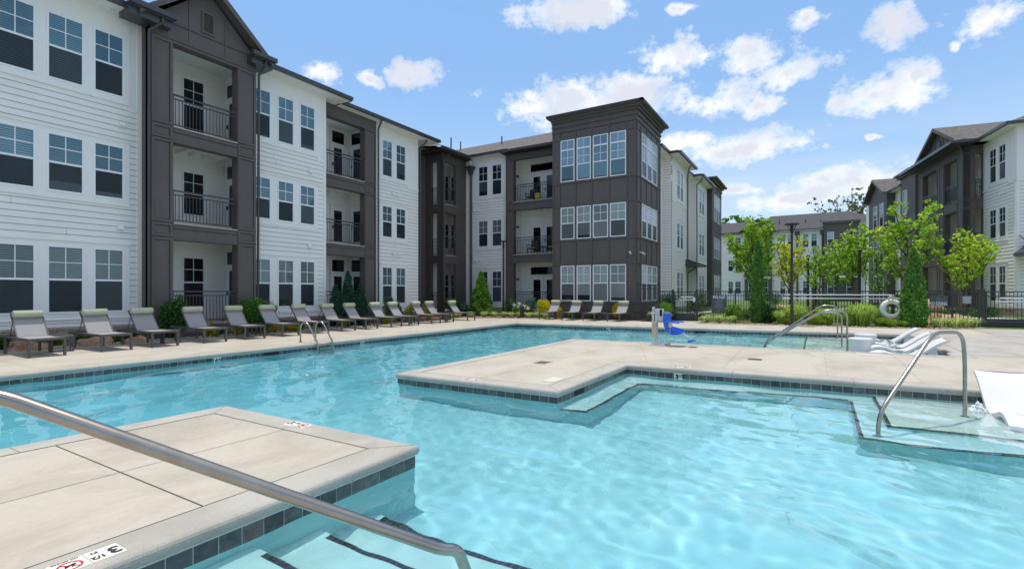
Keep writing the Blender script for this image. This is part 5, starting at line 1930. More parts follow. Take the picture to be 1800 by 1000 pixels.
# ------------------------------------------------------------------ steel rails
def smooth_path(pts, r_=.12, k=6):
    P = [Vector(p) for p in pts]; out = [P[0]]
    for i in range(1, len(P) - 1):
        a, b, c = P[i - 1], P[i], P[i + 1]
        ra = min(r_, (a - b).length * .49, (c - b).length * .49)
        p0, p1 = b + (a - b).normalized() * ra, b + (c - b).normalized() * ra
        for j in range(k + 1):
            t = j / k
            out.append(p0 * (1 - t) ** 2 + b * 2 * t * (1 - t) + p1 * t ** 2)
    out.append(P[-1])
    return out


def rail_obj(name, paths, label, cat, base=None, r_=.024, collars=(), group=None, rr=.12):
    root = empty(name, base or tuple(paths[0][0]), label, cat, group)
    for p in paths:
        mb = MB(); mb.tube(smooth_path(p, rr), r_, 20)
        mb.build('rail', 'steel', root, smooth=True)
        bpy.data.objects[root.children[-1].name].data.set_sharp_from_angle(angle=R(60))
    for c in collars:
        mb = MB(); mb.lathe([(.055, c[2]), (.055, c[2] + .012), (.04, c[2] + .022), (.026, c[2] + .024)], (c[0], c[1]), 20)
        mb.build('collar', 'steel', root, smooth=True)
    return root


rail_obj('handrail', [[(-.2, 2.72, .0), (-.35, 2.86, 1.12), (-.1, 2.63, 1.29), (.5, 2.09, 1.135), (1.475, 1.20, .485), (1.53, 1.165, .47), (1.585, 1.15, .33), (1.62, 1.13, -.5)]],
         'long steel handrail crossing the near left corner over the slab', 'handrail', (-.2, 2.72, 0), rr=.045, r_=.0225)
U_ = Vector((1.5, -1.08, 0)).normalized(); O_ = Vector((7.42, -.66, 0))
def rp(u, z): return tuple(O_ + U_ * u + Vector((0, 0, z)))
rail_obj('handrail', [[rp(0, -.5), rp(.0, -.02), rp(1.13, .935), rp(1.8, .915), rp(1.85, .45), rp(1.84, -.36)]],
         'steel handrail on the right rising from the near tanning ledge', 'handrail', rp(0, -.5), rr=.2,
         collars=[(*rp(1.84, 0)[:2], -.36), (*rp(0, 0)[:2], -.5)])
far = [(21.5, 1.12, -.2, -.72, .99, 'steel handrail of the far steps, farthest of the three'), (18.25, 1.32, -.15, -.72, .85, 'steel handrail of the far steps, middle of the three'),
       (16.8, 1.25, -.2, -.79, .95, 'steel handrail of the far steps nearest the deck strip')]
for x, yf, yt, yp, zt, l in far:
    rail_obj('handrail', [[(x, yf + .02, -.62), (x, yf, -.08), (x, yt - .05, zt), (x, yp, zt - .03), (x, yp - .01, -.36)]], l, 'handrail', (x, yf, -.6), rr=.17,
             collars=[(x, yp - .01, -.36)], group='steel handrails at the far pool steps')
# ladder
lad = empty('pool_ladder', (9.6, 12.6, 0), 'steel pool ladder with two hooped rails at the lounger side', 'pool ladder')
for x in (9.34, 9.86):
    mb = MB(); mb.tube(smooth_path([(x, 12.86, 0), (x, 12.86, .42), (x, 12.8, .56), (x, 12.62, .6), (x, 12.46, .48), (x, 12.08, -.02), (x, 12.06, -1.0)], .13), .0235, 16)
    mb.build('rail', 'steel', lad, smooth=True)
    mb = MB(); mb.lathe([(.055, 0), (.055, .012), (.03, .022)], (x, 12.86), 16); mb.build('collar', 'steel', lad)
for z in (-.14, -.42, -.7):
    mb = MB(); mb.box(9.35, 12.0, z - .02, 9.85, 12.09, z + .01); mb.build('rung', 'steel', lad)

# ------------------------------------------------------------------ pool lift
lf = empty('pool_lift', (13.9, 3.75, 0), 'pool lift with a blue plastic seat hanging over the water at the peninsula edge', 'pool lift')
lx, ly = 13.9, 3.75
mb = MB(); mb.box(lx - .2, ly - .28, 0, lx + .2, ly + .12, .02); mb.box(lx - .07, ly - .16, .02, lx + .07, ly + .1, .1)
mb.tube([(lx, ly - .2, .03), (lx, ly - .4, .05)], .03, 8); mb.build('base', 'lift_grey', lf)
mb = MB(); mb.box(lx - .05, ly - .06, .05, lx + .05, ly + .0, 1.0); mb.box(lx - .06, ly + .03, .25, lx + .06, ly + .08, 1.05)
mb.box(lx - .07, ly - .02, .86, lx + .07, ly + .12, .9)
mb.tube([(lx, ly - .01, .72), (lx, ly - .25, .78), (lx, ly - .3, .6)], .02, 8); mb.build('post', 'lift_grey', lf, bevel=.006)
mb = MB(); mb.box(lx - .09, ly - .045, .2, lx + .02, ly + .09, .56); mb.box(lx - .1, ly - .05, .56, lx + .02, ly + .08, .64); mb.build('control_box', 'lift_beige', lf, bevel=.015)
mb = MB(); mb.box(lx - .02, ly - .22, .66, lx + .06, ly + .02, 1.0); mb.box(lx - .02, ly - .2, .78, lx + .12, ly - .1, 1.0); mb.build('arm', 'lift_grey', lf, bevel=.02)
se = MB()      # seat shell: a curved L profile
prof_s = [(ly - .27, .9), (ly - .36, .88), (ly - .38, .72), (ly - .4, .56), (ly - .46, .44), (ly - .54, .40), (ly - .70, .39), (ly - .75, .40), (ly - .75, .36), (ly - .6, .31),
          (ly - .46, .31), (ly - .34, .4), (ly - .28, .52), (ly - .24, .7)]
n0 = len(se.v); k = len(prof_s)
for x in (lx - .2, lx + .2):
    se.v += [(x, y, z) for y, z in prof_s]
se.f.append(tuple(range(n0, n0 + k))); se.m.append(0); se.c.append(None)
se.f.append(tuple(n0 + k + i for i in reversed(range(k)))); se.m.append(0); se.c.append(None)
for i in range(k):
    j = (i + 1) % k
    se.f.append((n0 + i, n0 + k + i, n0 + k + j, n0 + j)); se.m.append(0); se.c.append(None)
for x in (lx - .21, lx + .17):
    se.hexa([(x, ly - .7, .36), (x + .04, ly - .7, .36), (x + .04, ly - .42, .36), (x, ly - .42, .36), (x, ly - .74, .44), (x + .04, ly - .74, .44), (x + .04, ly - .42, .52), (x, ly - .42, .52)])
se.build('seat', 'lift_blue', lf, bevel=.012)
for x in (lx - .27, lx + .25):
    mb = MB(); mb.tube([(x, ly - .34, .66), (x, ly - .5, .655), (x, ly - .70, .64)], .018, 8); mb.build('armrest', 'lift_blue', lf)
mb = MB(); mb.tube([(lx, ly - .73, .36), (lx, ly - .93, .22)], .013, 8); mb.build('footrest_bar', 'white_plastic', lf)
mb = MB(); mb.hexa([(lx - .16, ly - 1.04, .16), (lx + .16, ly - 1.04, .16), (lx + .16, ly - .9, .12), (lx - .16, ly - .9, .12), (lx - .16, ly - 1.07, .2), (lx + .16, ly - 1.07, .2), (lx + .16, ly - .88, .17), (lx - .16, ly - .88, .17)])
mb.build('footrest', 'lift_blue', lf)
mb = MB(); mb.box(lx - .28, ly - .5, .52, lx - .25, ly - .42, .64); mb.tube([(lx - .265, ly - .46, .52), (lx - .26, ly - .44, .2), (lx - .25, ly - .46, .02)], .006, 5); mb.build('handset', 'lift_beige', lf)

# ------------------------------------------------------------------ lamp posts and bollard
def lamp_post(h):
    r = empty('lamp_post')
    mb = MB(); mb.tube([(0, 0, 0), (0, 0, .12)], .11, 16); mb.tube([(0, 0, .12), (0, 0, h - .42)], [.062, .05], 16); mb.build('post', 'brown_dark', r)
    mb = MB()
    for q in range(4):
        a = R(45 + 90 * q); c, s = math.cos(a), math.sin(a)
        mb.tube([(c * .05, s * .05, h - .46), (c * .1, s * .1, h - .3), (c * .24, s * .24, h - .06)], .012, 6)
    mb.build('bracket', 'brown_dark', r)
    mb = MB(); mb.lathe([(.27, h - .07), (.29, h - .055), (.28, h - .02), (.12, h), (.02, h + .01)], n=28); mb.build('shade', 'brown_dark', r)
    mb = MB(); mb.lathe([(.045, h - .44), (.05, h - .36), (.07, h - .12), (.09, h - .075)], n=20); mb.build('lens', 'glass_dark', r)
    return r


for x, y, h, l in ((26.0, 16.3, 4.62, 'dark lamp post in front of the centre wing balconies'), (24.85, .82, 4.45, 'dark lamp post in the fence bed behind the far steps')):
    o = lamp_post(h); o.location = (x, y, 0); tag(o, l, 'lamp post', 'lamp posts round the pool')
r = empty('bollard_light', (24.35, 14.05, 0), 'short square dark bollard light among the striped grasses', 'bollard light')
mb = MB(); mb.box(24.27, 13.97, 0, 24.43, 14.13, .62); mb.build('post', 'brown_dark', r, bevel=.006)
mb = MB(); mb.box(24.255, 13.955, .62, 24.445, 14.145, .7); mb.build('cap', 'brown_dark', r, bevel=.006)
r = empty('bollard_light', (25.05, 7.1, 0), 'short square dark bollard behind the pool lift', 'bollard light')
mb = MB(); mb.box(24.97, 7.02, 0, 25.13, 7.18, .58); mb.build('post', 'brown_dark', r, bevel=.006)
mb = MB(); mb.box(24.955, 7.005, .58, 25.145, 7.195, .66); mb.build('cap', 'brown_dark', r, bevel=.006)

# ------------------------------------------------------------------ fence, gates, signs
def fence_run(x0, y0, x1, y1, label, h=1.52, z0=0, posts=(), root=None, gap=.115, midrail=.2):
    fr = Fr(x0, y0, x1 - x0, y1 - y0); L = math.hypot(x1 - x0, y1 - y0)
    r = empty('fence', (x0, y0, 0), label, 'fence')
    mb = MB()
    fbox(mb, fr, 0, L, -.022, .022, z0 + h - .045, z0 + h); fbox(mb, fr, 0, L, -.02, .02, z0 + h - midrail - .03, z0 + h - midrail); fbox(mb, fr, 0, L, -.02, .02, z0 + .08, z0 + .115)
    n = round(L / gap)
    for i in range(1, n):
        u = L * i / n
        fbox(mb, fr, u - .0115, u + .0115, -.0115, .0115, z0 + .03, z0 + h - .035)
    mb.build('panel', 'black_metal', r)
    for u in posts:
        mb = MB(); fbox(mb, fr, u * L - .035, u * L + .035, -.035, .035, -.05, z0 + h + .03); fbox(mb, fr, u * L - .042, u * L + .042, -.042, .042, z0 + h + .03, z0 + h + .05)
        mb.build('post', 'black_metal', r)
    return fr, r


def gate(x0, y0, x1, y1, label, bar_side=1):
    fr = Fr(x0, y0, x1 - x0, y1 - y0); L = math.hypot(x1 - x0, y1 - y0)
    r = empty('gate', (x0, y0, 0), label, 'gate')
    for u in (0, L):
        mb = MB(); fbox(mb, fr, u - .05, u + .05, -.05, .05, 0, 1.6); mb.build('post', 'black_metal', r)
    mb = MB()
    for a, c, d, e in ((.07, .12, .04, 1.5), (L - .12, L - .07, .04, 1.5), (.12, L - .12, 1.46, 1.5), (.12, L - .12, 1.27, 1.31)):
        fbox(mb, fr, a, c, -.025, .025, d, e)
    fbox(mb, fr, .12, L - .12, -.012, .012, .04, .38)
    n = round((L - .24) / .115)
    for i in range(1, n):
        u = .12 + (L - .24) * i / n
        fbox(mb, fr, u - .0085, u + .0085, -.0085, .0085, .38, 1.46)
    mb.build('leaf', 'black_metal', r)
    mb = MB(); fbox(mb, fr, L * .25, L - .14, .04, .09, 1.06, 1.1)
    fbox(mb, fr, L * .35, L - .2, .04, .07, 1.19, 1.25)
    mb.build('push_bar', 'pole_white', r)
    mb = MB(); fbox(mb, fr, L - .17, L - .07, .03, .11, .98, 1.2); mb.build('lock', 'pole_white', r)
    return r


fence_run(25.0, 7.7, 25.1, 6.62, 'short raised black fence panel in front of the box bay side windows', h=1.42, z0=.42, posts=(1,), gap=.11)
fence_run(26.45, 7.0, 26.5, 6.3, 'short black fence panel just left of the left gate', posts=(0,), gap=.11)
gate(26.5, 6.25, 26.55, 5.08, 'left black steel gate with a push bar beside the pool rules sign')
fF1, fence1 = fence_run(26.56, 5.0, 27.55, -4.95, 'long black picket fence behind the pool carrying the rules sign and life ring', posts=(.17, .5, .8))
fF2, fence2 = fence_run(27.56, -4.97, 27.61, -5.82, 'short black picket fence panel left of the right gate', posts=(0, 1), gap=.115)
gate(27.62, -5.95, 27.7, -7.35, 'right black steel gate with a push bar beside the no diving sign')


def sign(fr, u0, u1, z0, z1, lines, label, v=.045, mat='sign_grey', root_name='sign', xs=1):
    r = empty(root_name, fr.p((u0 + u1) / 2, v, z0), label, 'sign')
    mb = MB(); fbox(mb, fr, u0, u1, v, v + .008, z0, z1); mb.build('board', mat, r)
    mb = MB()
    for txt, size, cy, bold in lines:
        k = xs if size > .06 else 1
        text_mb(mb, txt, size, lambda x, y, h: fr.p((u0 + u1) / 2 + x * k, v + .008 + h, cy + y), bold=bold)
    mb.build('lettering', 'sign_letter', r)
    return r


rule = 'NO LIFEGUARD ON DUTY|SWIM AT YOUR OWN RISK|NO RUNNING OR ROUGH PLAY|NO GLASS IN THE POOL AREA|SHOWER BEFORE ENTERING|NO FOOD OR DRINK IN THE POOL|CHILDREN MUST BE WITH AN ADULT|NO PETS|KEEP THE GATE CLOSED|IN AN EMERGENCY CALL 911'.split('|')
sign(fF1, .62, 1.32, .42, 1.3, [('POOL RULES:', .185, 1.21, .003)] + [(t, .026, 1.09 - i * .066, 0) for i, t in enumerate(rule)], 'grey sign reading POOL RULES hung on the fence beside the left gate', xs=.52)
sg = sign(fF1, 9.25, 9.85, .88, 1.31, [('NO DIVING', .2, .97, .003)], 'grey sign reading NO DIVING hung on the fence by the right cypress', xs=.56)
mb = MB()
P = lambda u, z: fF1.p(9.55 + u, .056, 1.15 + z)
for i in range(18):
    a0, a1 = 2 * math.pi * i / 18, 2 * math.pi * (i + 1) / 18
    mb.quad(P(.075 * math.cos(a0), .075 * math.sin(a0)), P(.085 * math.cos(a0), .085 * math.sin(a0)), P(.085 * math.cos(a1), .085 * math.sin(a1)), P(.075 * math.cos(a1), .075 * math.sin(a1)))
mb.quad(P(-.05, .045), P(-.04, .055), P(.055, -.04), P(.045, -.05))
mb.build('symbol', 'sign_small', sg)
sign(fF2, .32, .6, .98, 1.3, [('POOL HOURS', .04, 1.22, .001), ('DAWN', .045, 1.13, 0), ('TO DUSK', .045, 1.06, 0)], 'small pale grey notice on the fence panel left of the right gate', mat='sign_small')

# poles on the fence
px = lambda y: 26.5 - .0 * y
rp_ = empty('rescue_pole', (26.6, 1.2, 1.2), 'long white rescue pole, upper of the two lying along the fence', 'pole')
mb = MB(); mb.tube([(26.7, 1.12, 1.34), (27.05, -2.95, 1.34)], .022, 10); mb.build('shaft', 'pole_white', rp_)
rp_ = empty('rescue_pole', (26.6, 1.3, 1.1), 'long white rescue pole, lower of the two lying along the fence', 'pole')
mb = MB(); mb.tube([(26.65, 1.25, 1.17), (27.15, -3.98, 1.18)], .022, 10); mb.build('shaft', 'pole_white', rp_)
rg = empty('life_ring', (26.85, -2.85, .74), 'white life ring with coiled rope hanging on the fence', 'life ring')
mb = MB(); Rm, rm = .32, .105; kk, k2 = 40, 14
fr_ = Fr(26.82, -2.85, 0, -1)
for i in range(kk):
    a = 2 * math.pi * i / kk
    for j in range(k2):
        b = 2 * math.pi * j / k2
        rr = Rm + rm * math.cos(b)
        mb.v.append(fr_.p(rr * math.cos(a), rm * .8 * math.sin(b) + .06, .74 + rr * math.sin(a)))
for i in range(kk):
    for j in range(k2):
        i2, j2 = (i + 1) % kk, (j + 1) % k2
        mb.f.append((i * k2 + j, i2 * k2 + j, i2 * k2 + j2, i * k2 + j2)); mb.m.append(0); mb.c.append(None)
mb.build('ring', 'ring_white', rg, smooth=True)
mb = MB()
for q in range(6):
    cx, cz, ra = random.uniform(-.06, .06), 1.16 + random.uniform(-.03, .02), random.uniform(.1, .17)
    pts = [fr_.p(cx + ra * .6 * math.cos(t), .1 + .02 * q, cz + ra * math.sin(t)) for t in np.linspace(0, 6.28, 15)]
    mb.tube(pts, .01, 5, caps=False)
for s in (-1, 1):
    pts = [fr_.p(s * (.37 + .04 * math.sin(t * 3)), .1, .74 + .38 - t * .36) for t in np.linspace(0, 2, 10)]
    mb.tube(pts, .008, 5, caps=False)
mb.build('rope', 'rope', rg)
r = empty('equipment_post', (27.0, -2.9, 0), 'thin dark post carrying the life ring and pole hooks', 'post')
mb = MB(); mb.box(26.93, -2.92, 0, 26.98, -2.87, 1.42); mb.build('shaft', 'black_metal', r)
mb = MB(); mb.box(26.93, -2.93, 1.28, 27.1, -2.86, 1.32); mb.build('hook', 'pole_white', r)

# splashing bubblers
def bubbler(x, y, s, label):
    mb = MB()
    for q in range(46):
        a = random.uniform(0, 6.28); rr = s * random.random() ** .7; h = s * 1.5 * (1 - rr / s) ** 1.2 * random.uniform(.5, 1.1)
        c = Vector((x + rr * math.cos(a), y + rr * math.sin(a), WZ + h)); e = s * random.uniform(.1, .26)
        n0 = len(mb.v)
        pts = [Vector((0, 0, 1)), Vector((1, 0, 0)), Vector((0, 1, 0)), Vector((-1, 0, 0)), Vector((0, -1, 0)), Vector((0, 0, -1))]
        mb.v += [tuple(c + p * e * random.uniform(.7, 1.3)) for p in pts]
        for f in ((0, 1, 2), (0, 2, 3), (0, 3, 4), (0, 4, 1), (5, 2, 1), (5, 3, 2), (5, 4, 3), (5, 1, 4)):
            mb.f.append(tuple(n0 + i for i in f)); mb.m.append(0); mb.c.append(None)
    o = mb.build('bubbler', 'foam_white', smooth=True)
    tag(o, label, 'bubbler')


bubbler(9.3, -1.95, .09, 'foaming white bubbler beside the near white lounger')
bubbler(18.7, -2.05, .1, 'foaming white bubbler before the far white loungers')
bubbler(19.9, -1.95, .1, 'foaming white bubbler in front of the farthest white lounger')

# ------------------------------------------------------------------ things on the centre wing balconies
def armchair(x, y, z, rz, label, cush=True):
    r = empty('armchair', (x, y, z), label, 'chair', rz=0)
    mb = MB(); mb.box(x - .27, y - .27, z + .36, x + .27, y + .27, z + .4)
    mb.build('seat', 'wicker', r)
    mb = MB(); mb.hexa([(x + .2, y - .27, z + .4), (x + .27, y - .27, z + .4), (x + .27, y + .27, z + .4), (x + .2, y + .27, z + .4), (x + .3, y - .25, z + .92), (x + .36, y - .25, z + .92), (x + .36, y + .25, z + .92), (x + .3, y + .25, z + .92)])
    mb.build('backrest', 'wicker', r)
    for dx, dy in ((-.26, -.26), (.22, -.26), (-.26, .22), (.22, .22)):
        mb = MB(); mb.box(x + dx, y + dy, z, x + dx + .04, y + dy + .04, z + .36); mb.build('leg', 'wicker', r)
    for dy in (-.29, .25):
        mb = MB(); mb.box(x - .28, y + dy, z + .6, x + .25, y + dy + .04, z + .64); mb.box(x - .28, y + dy, z + .36, x - .24, y + dy + .04, z + .6); mb.build('armrest', 'wicker', r)
    if cush:
        mb = MB(); mb.box(x - .24, y - .23, z + .4, x + .2, y + .23, z + .47); mb.build('cushion', 'cushion', r, bevel=.02)
    return r


armchair(28.0, 15.35, 3.85, 0, 'dark armchair with green cushion on the middle balcony, left one')
armchair(28.0, 13.9, 3.85, 0, 'dark armchair with green cushion on the middle balcony, right one')
armchair(28.1, 15.5, 7.17, 0, 'dark low armchair on the top balcony left of the yellow pot', False)
r = empty('side_table', (27.9, 14.65, 3.85), 'small dark table between the two armchairs on the middle balcony', 'side table')
mb = MB(); mb.box(27.65, 14.4, 4.3, 28.15, 14.9, 4.33); mb.build('table_top', 'wicker', r)
for a, b in ((27.68, 14.43), (28.1, 14.43), (27.68, 14.85), (28.1, 14.85)):
    mb = MB(); mb.box(a, b, 3.85, a + .03, b + .03, 4.3); mb.build('leg', 'wicker', r)
mb = MB(); mb.lathe([(.16, 7.17), (.2, 7.3), (.21, 7.5), (.19, 7.62)], (27.6, 14.75), 20)
tag(mb.build('plant_pot', 'yellow_pot'), 'round yellow pot standing on the top balcony', 'plant pot')
r = empty('shelf_rack', (27.8, 13.75, 7.17), 'dark cluttered metal rack at the right end of the top balcony', 'rack')
mb = MB(); mb.box(27.6, 13.5, 7.6, 28.0, 14.0, 7.64); mb.box(27.6, 13.5, 8.0, 28.0, 14.0, 8.04); mb.box(27.6, 13.5, 7.25, 28.0, 14.0, 7.29)
for a, b in ((27.6, 13.5), (27.96, 13.5), (27.6, 13.96), (27.96, 13.96)): mb.box(a, b, 7.17, a + .04, b + .04, 8.3)
mb.build('frame', 'wicker', r)

# ------------------------------------------------------------------ vegetation
def leaf_mesh(name, C, size, base, var, mat, parent, elong=1.6, up=None, hue=.12):
    """a cloud of leaf-shaped faces round the points C"""
    C = np.asarray(C, float); n = len(C)
    o_ = ORG[parent.name] if parent is not None else Vector((0, 0, 0))
    C = C - np.array(o_)
    a = rng.normal(size=(n, 3)); a /= np.linalg.norm(a, axis=1)[:, None]
    if up is not None:
        a = a * (1 - up) + np.array([0, 0, 1]) * up; a /= np.linalg.norm(a, axis=1)[:, None]
    b = np.cross(a, rng.normal(size=(n, 3))); b /= np.linalg.norm(b, axis=1)[:, None]
    s = size * rng.uniform(.65, 1.3, n)[:, None]
    L = a * s * elong / 2; W = b * s / 2
    V = np.stack([C - L, C + W * .9 - L * .1, C + L, C - W * .9 - L * .1], 1).reshape(-1, 3)
    me = bpy.data.meshes.new(name)
    me.vertices.add(n * 4); me.vertices.foreach_set('co', V.ravel())
    me.loops.add(n * 4); me.loops.foreach_set('vertex_index', np.arange(n * 4))
    me.polygons.add(n); me.polygons.foreach_set('loop_start', np.arange(0, n * 4, 4))
    g = np.exp(rng.normal(0, var, n))
    h = rng.normal(0, hue, n)
    # clumps of slightly different age
    cl = np.sin(C[:, 0] * 5.1 + C[:, 2] * 3.3) * np.sin(C[:, 1] * 4.7 - C[:, 2] * 2.9) * .14
    colr = np.stack([base[0] * g * (1 + h + cl), base[1] * g * (1 + cl * .6), base[2] * g * (1 - h)], 1).clip(0, 1)
    ca = me.color_attributes.new('tint', 'FLOAT_COLOR', 'CORNER')
    ca.data.foreach_set('color', np.repeat(np.concatenate([colr, np.ones((n, 1))], 1), 4, axis=0).ravel())
    me.update(); me.validate()
    me.materials.append(MATS[mat])
    o = bpy.data.objects.new(name, me); col.objects.link(o)
    if parent is not None:
        o.parent = parent; ORG[o.name] = ORG[parent.name]
    return o


def tree(x, y, z0, h, w, label, base, leaf=.12, n=5200, clear=.36, var=.38, group=None, trunk_r=.06, limbs=11, cat='tree', lean=0, dens=.09, hue=.12, up_a=.5):
    r = empty('leafy_tree', (x, y, z0), label, cat, group)
    tk = MB()
    top = Vector((x + lean, y, z0 + h * .8))
    b0 = Vector((x, y, z0))
    tp = [b0.lerp(top, t) + Vector((math.sin(t * 5 + x) * .06, math.cos(t * 4 + y) * .06, 0)) for t in np.linspace(0, 1, 8)]
    tk.tube(tp, [trunk_r * (1 - .75 * t) for t in np.linspace(0, 1, 8)], 9)
    pts = []
    for i in range(limbs):
        t = clear + (1 - clear) * (i + .4) / limbs * .85
        s = tp[0].lerp(tp[-1], t * .95)
        a = i * 2.4 + random.uniform(-.5, .5)
        reach = w / 2 * random.uniform(.55, 1.1) * (1.0 - .45 * i / limbs)
        rise = h * random.uniform(.2, .36) * (1.15 - .4 * i / limbs)
        e = s + Vector((math.cos(a) * reach, math.sin(a) * reach, rise))
        m = s.lerp(e, .5) + Vector((math.cos(a) * reach * .2, math.sin(a) * reach * .2, -rise * up_a * .2))
        path = [s * (1 - u) ** 2 + m * 2 * u * (1 - u) + e * u * u for u in np.linspace(0, 1, 7)]
        tk.tube(path, [trunk_r * .5 * (1 - .8 * u) + .006 for u in np.linspace(0, 1, 7)], 6)
        for u in np.linspace(.22, 1, 8):
            p = s * (1 - u) ** 2 + m * 2 * u * (1 - u) + e * u * u
            for _ in range(2):
                d = Vector((random.gauss(0, 1), random.gauss(0, 1), random.gauss(.75, .6))).normalized() * random.uniform(.13, .27) * w * .6
                q = p + d
                if random.random() < .7: tk.tube([p, p.lerp(q, .5) + Vector((0, 0, .02)), q], [.008, .006, .003], 4, caps=False)
                for k in (.35, .6, .8, 1.0): pts.append(p.lerp(q, k))
    for u in np.linspace(.6, 1.2, 14):
        pts.append(tp[0].lerp(tp[-1], u) + Vector((random.gauss(0, .06), random.gauss(0, .06), 0)))
    tk.build('trunk', 'bark', r, smooth=True)
    P_ = np.array([tuple(p) for p in pts])
    n = int(n * .78)
    wt_ = rng.rand(len(P_)) ** 1.6; wt_ /= wt_.sum()      # uneven twigs: some bare, some full
    sel = rng.choice(len(P_), n, p=wt_)
    C = P_[sel] + rng.normal(0, dens * w * .2 + .025, (n, 3)) * np.array([1, 1, .6])
    leaf_mesh('crown', C, leaf, base, var, 'leaf', r, 1.35, hue=hue)
    return r


G1 = (.36, .56, .055); G2 = (.16, .34, .04); G3 = (.54, .60, .05); G4 = (.34, .54, .06)
tg = 'young leafy trees in the court behind the fence'
tree(33.3, 3.15, .1, 6.2, 3.9, 'tall leafy green tree behind the left cypress, leftmost of the court trees', (.27, .45, .04), .12, 5600, .36, group=tg, trunk_r=.09)
tree(36.2, 1.35, .2, 5.0, 3.0, 'yellow-green tree just left of the right lamp post', G3, .11, 3000, .3, group=tg)
tree(40.0, -.35, .25, 4.7, 2.7, 'slim green tree just right of the right lamp post', G4, .11, 2500, .3, group=tg)
tree(37.6, -2.1, .25, 5.7, 2.9, 'wide bright green tree in the middle of the court', G1, .115, 4300, .3, group=tg, trunk_r=.09)
tree(34.2, -4.35, .1, 6.8, 3.5, 'tallest bright green tree, in front of the gabled balcony tower', G1, .115, 5600, .3, group=tg, trunk_r=.09, lean=.4)
tree(33.6, -6.6, .1, 4.7, 3.1, 'round yellow-green tree left of the right white wall', (.44, .60, .05), .11, 3800, .32, group=tg)
tree(47, 4.2, .3, 4.8, 3.0, 'darker tree far back at the left end of the court', G2, .14, 1300, .25, group=tg)
tree(50, -1.6, .3, 5.2, 3.2, 'darker tree far back in the middle of the court', G2, .14, 1300, .25, group=tg)
tree(48, -4.2, .3, 5.0, 3.4, 'darker tree far back left of the gabled tower', G2, .14, 1300, .15, group=tg)
# big trees beyond the roofs
bg = 'big trees beyond the far building'
for i, (x, y, h, w, l) in enumerate(((108, 16.5, 17.2, 11, 'big dark tree beyond the far roof, at the left edge of the gap'), (100, 10.0, 15.6, 8, 'big dark tree beyond the far roof behind the leftmost court tree'),
                                     (112, 8.5, 16.2, 8, 'dark treetop just above the far left roof'))):
    tree(x, y, 0, h, w, l, (.12, .25, .035), .5, 3800, .3, group=bg, trunk_r=.35, limbs=12)
tree(112, -6.0, 0, 21.5, 13, 'tall thin-leaved tree top rising above the middle of the far roof', (.12, .17, .05), .42, 1300, .55, group=bg, trunk_r=.3, limbs=14, dens=.05, up_a=1)
tree(125, -15.5, 0, 18.6, 6, 'small dark treetop far right above the far roof', (.08, .17, .03), .5, 1200, .3, group=bg, trunk_r=.3)


def conifer(x, y, z0, h, w, label, base, n=5200, cat='conifer', leaf=.05, power=.8, name='conifer', group=None, spikes=0):
    r = empty(name, (x, y, z0), label, cat, group)
    tk = MB(); tk.tube([(x, y, z0), (x, y, z0 + h * .85)], [.05, .015], 8); tk.build('trunk', 'bark', r)
    t = rng.rand(n) ** 1.0
    a = rng.rand(n) * 6.283
    lump = 1 + .10 * np.sin(a * 5 + t * 19) + .08 * np.sin(a * 3 - t * 31) + .05 * np.sin(a * 9 + t * 50)
    base_r = np.where(t < .12, .78 + 1.8 * t, (1 - ((t - .12) / .88)) ** power)
    rr = w / 2 * base_r * lump * (rng.rand(n) ** .28)
    C = np.stack([x + rr * np.cos(a), y + rr * np.sin(a), z0 + .05 + t * h * .97 + rng.normal(0, .03, n)], 1)
    leaf_mesh('foliage', C, leaf, base, .3, 'needle', r, 3.0, up=.45, hue=.06)
    return r


conifer(26.5, 2.3, 0, 3.95, .66, 'narrow dark green cypress by the fence, left of the right lamp post', (.125, .28, .05), 20000, power=.46, name='cypress', cat='cypress', leaf=.055)
conifer(26.45, -3.55, 0, 3.28, .96, 'narrow dark green cypress by the fence, left of the no diving sign', (.125, .28, .05), 22000, power=.6, name='cypress', cat='cypress', leaf=.055)
conifer(26.2, 18.1, 0, 2.75, 1.5, 'cone-shaped bright green arborvitae in front of the centre wing windows', (.14, .30, .035), 12000, power=.72, leaf=.055)


def shrub(x, y, z0, w, d, h, label, base, n, leaf=.05, var=.3, mat='leaf', cat='shrub', name='shrub', group=None, hue=.12, stems=6, elong=1.5, up=None, lumps=9):
    r = empty(name, (x, y, z0), label, cat, group)
    tk = MB()
    for i in range(stems):
        a = i * 2.4; tk.tube([(x + .03 * math.cos(a), y + .03 * math.sin(a), z0), (x + w * .28 * math.cos(a), y + d * .28 * math.sin(a), z0 + h * .7)], [.014, .005], 5)
    tk.build('stem', 'bark', r)
    cs = [(x + random.uniform(-.3, .3) * w, y + random.uniform(-.3, .3) * d, z0 + h * random.uniform(.25, .72), random.uniform(.22, .36)) for _ in range(lumps)]
    C = []
    per = n // lumps
    for cx, cy, cz, rr in cs:
        v = rng.normal(size=(per, 3)); v /= np.linalg.norm(v, axis=1)[:, None]
        v *= (rng.rand(per) ** .35)[:, None]
        C.append(np.stack([cx + v[:, 0] * rr * w, cy + v[:, 1] * rr * d, np.maximum(cz + v[:, 2] * rr * h, z0 + .02)], 1))
    leaf_mesh('foliage', np.concatenate(C), leaf, base, var, mat, r, elong, up=up, hue=hue)
    return r


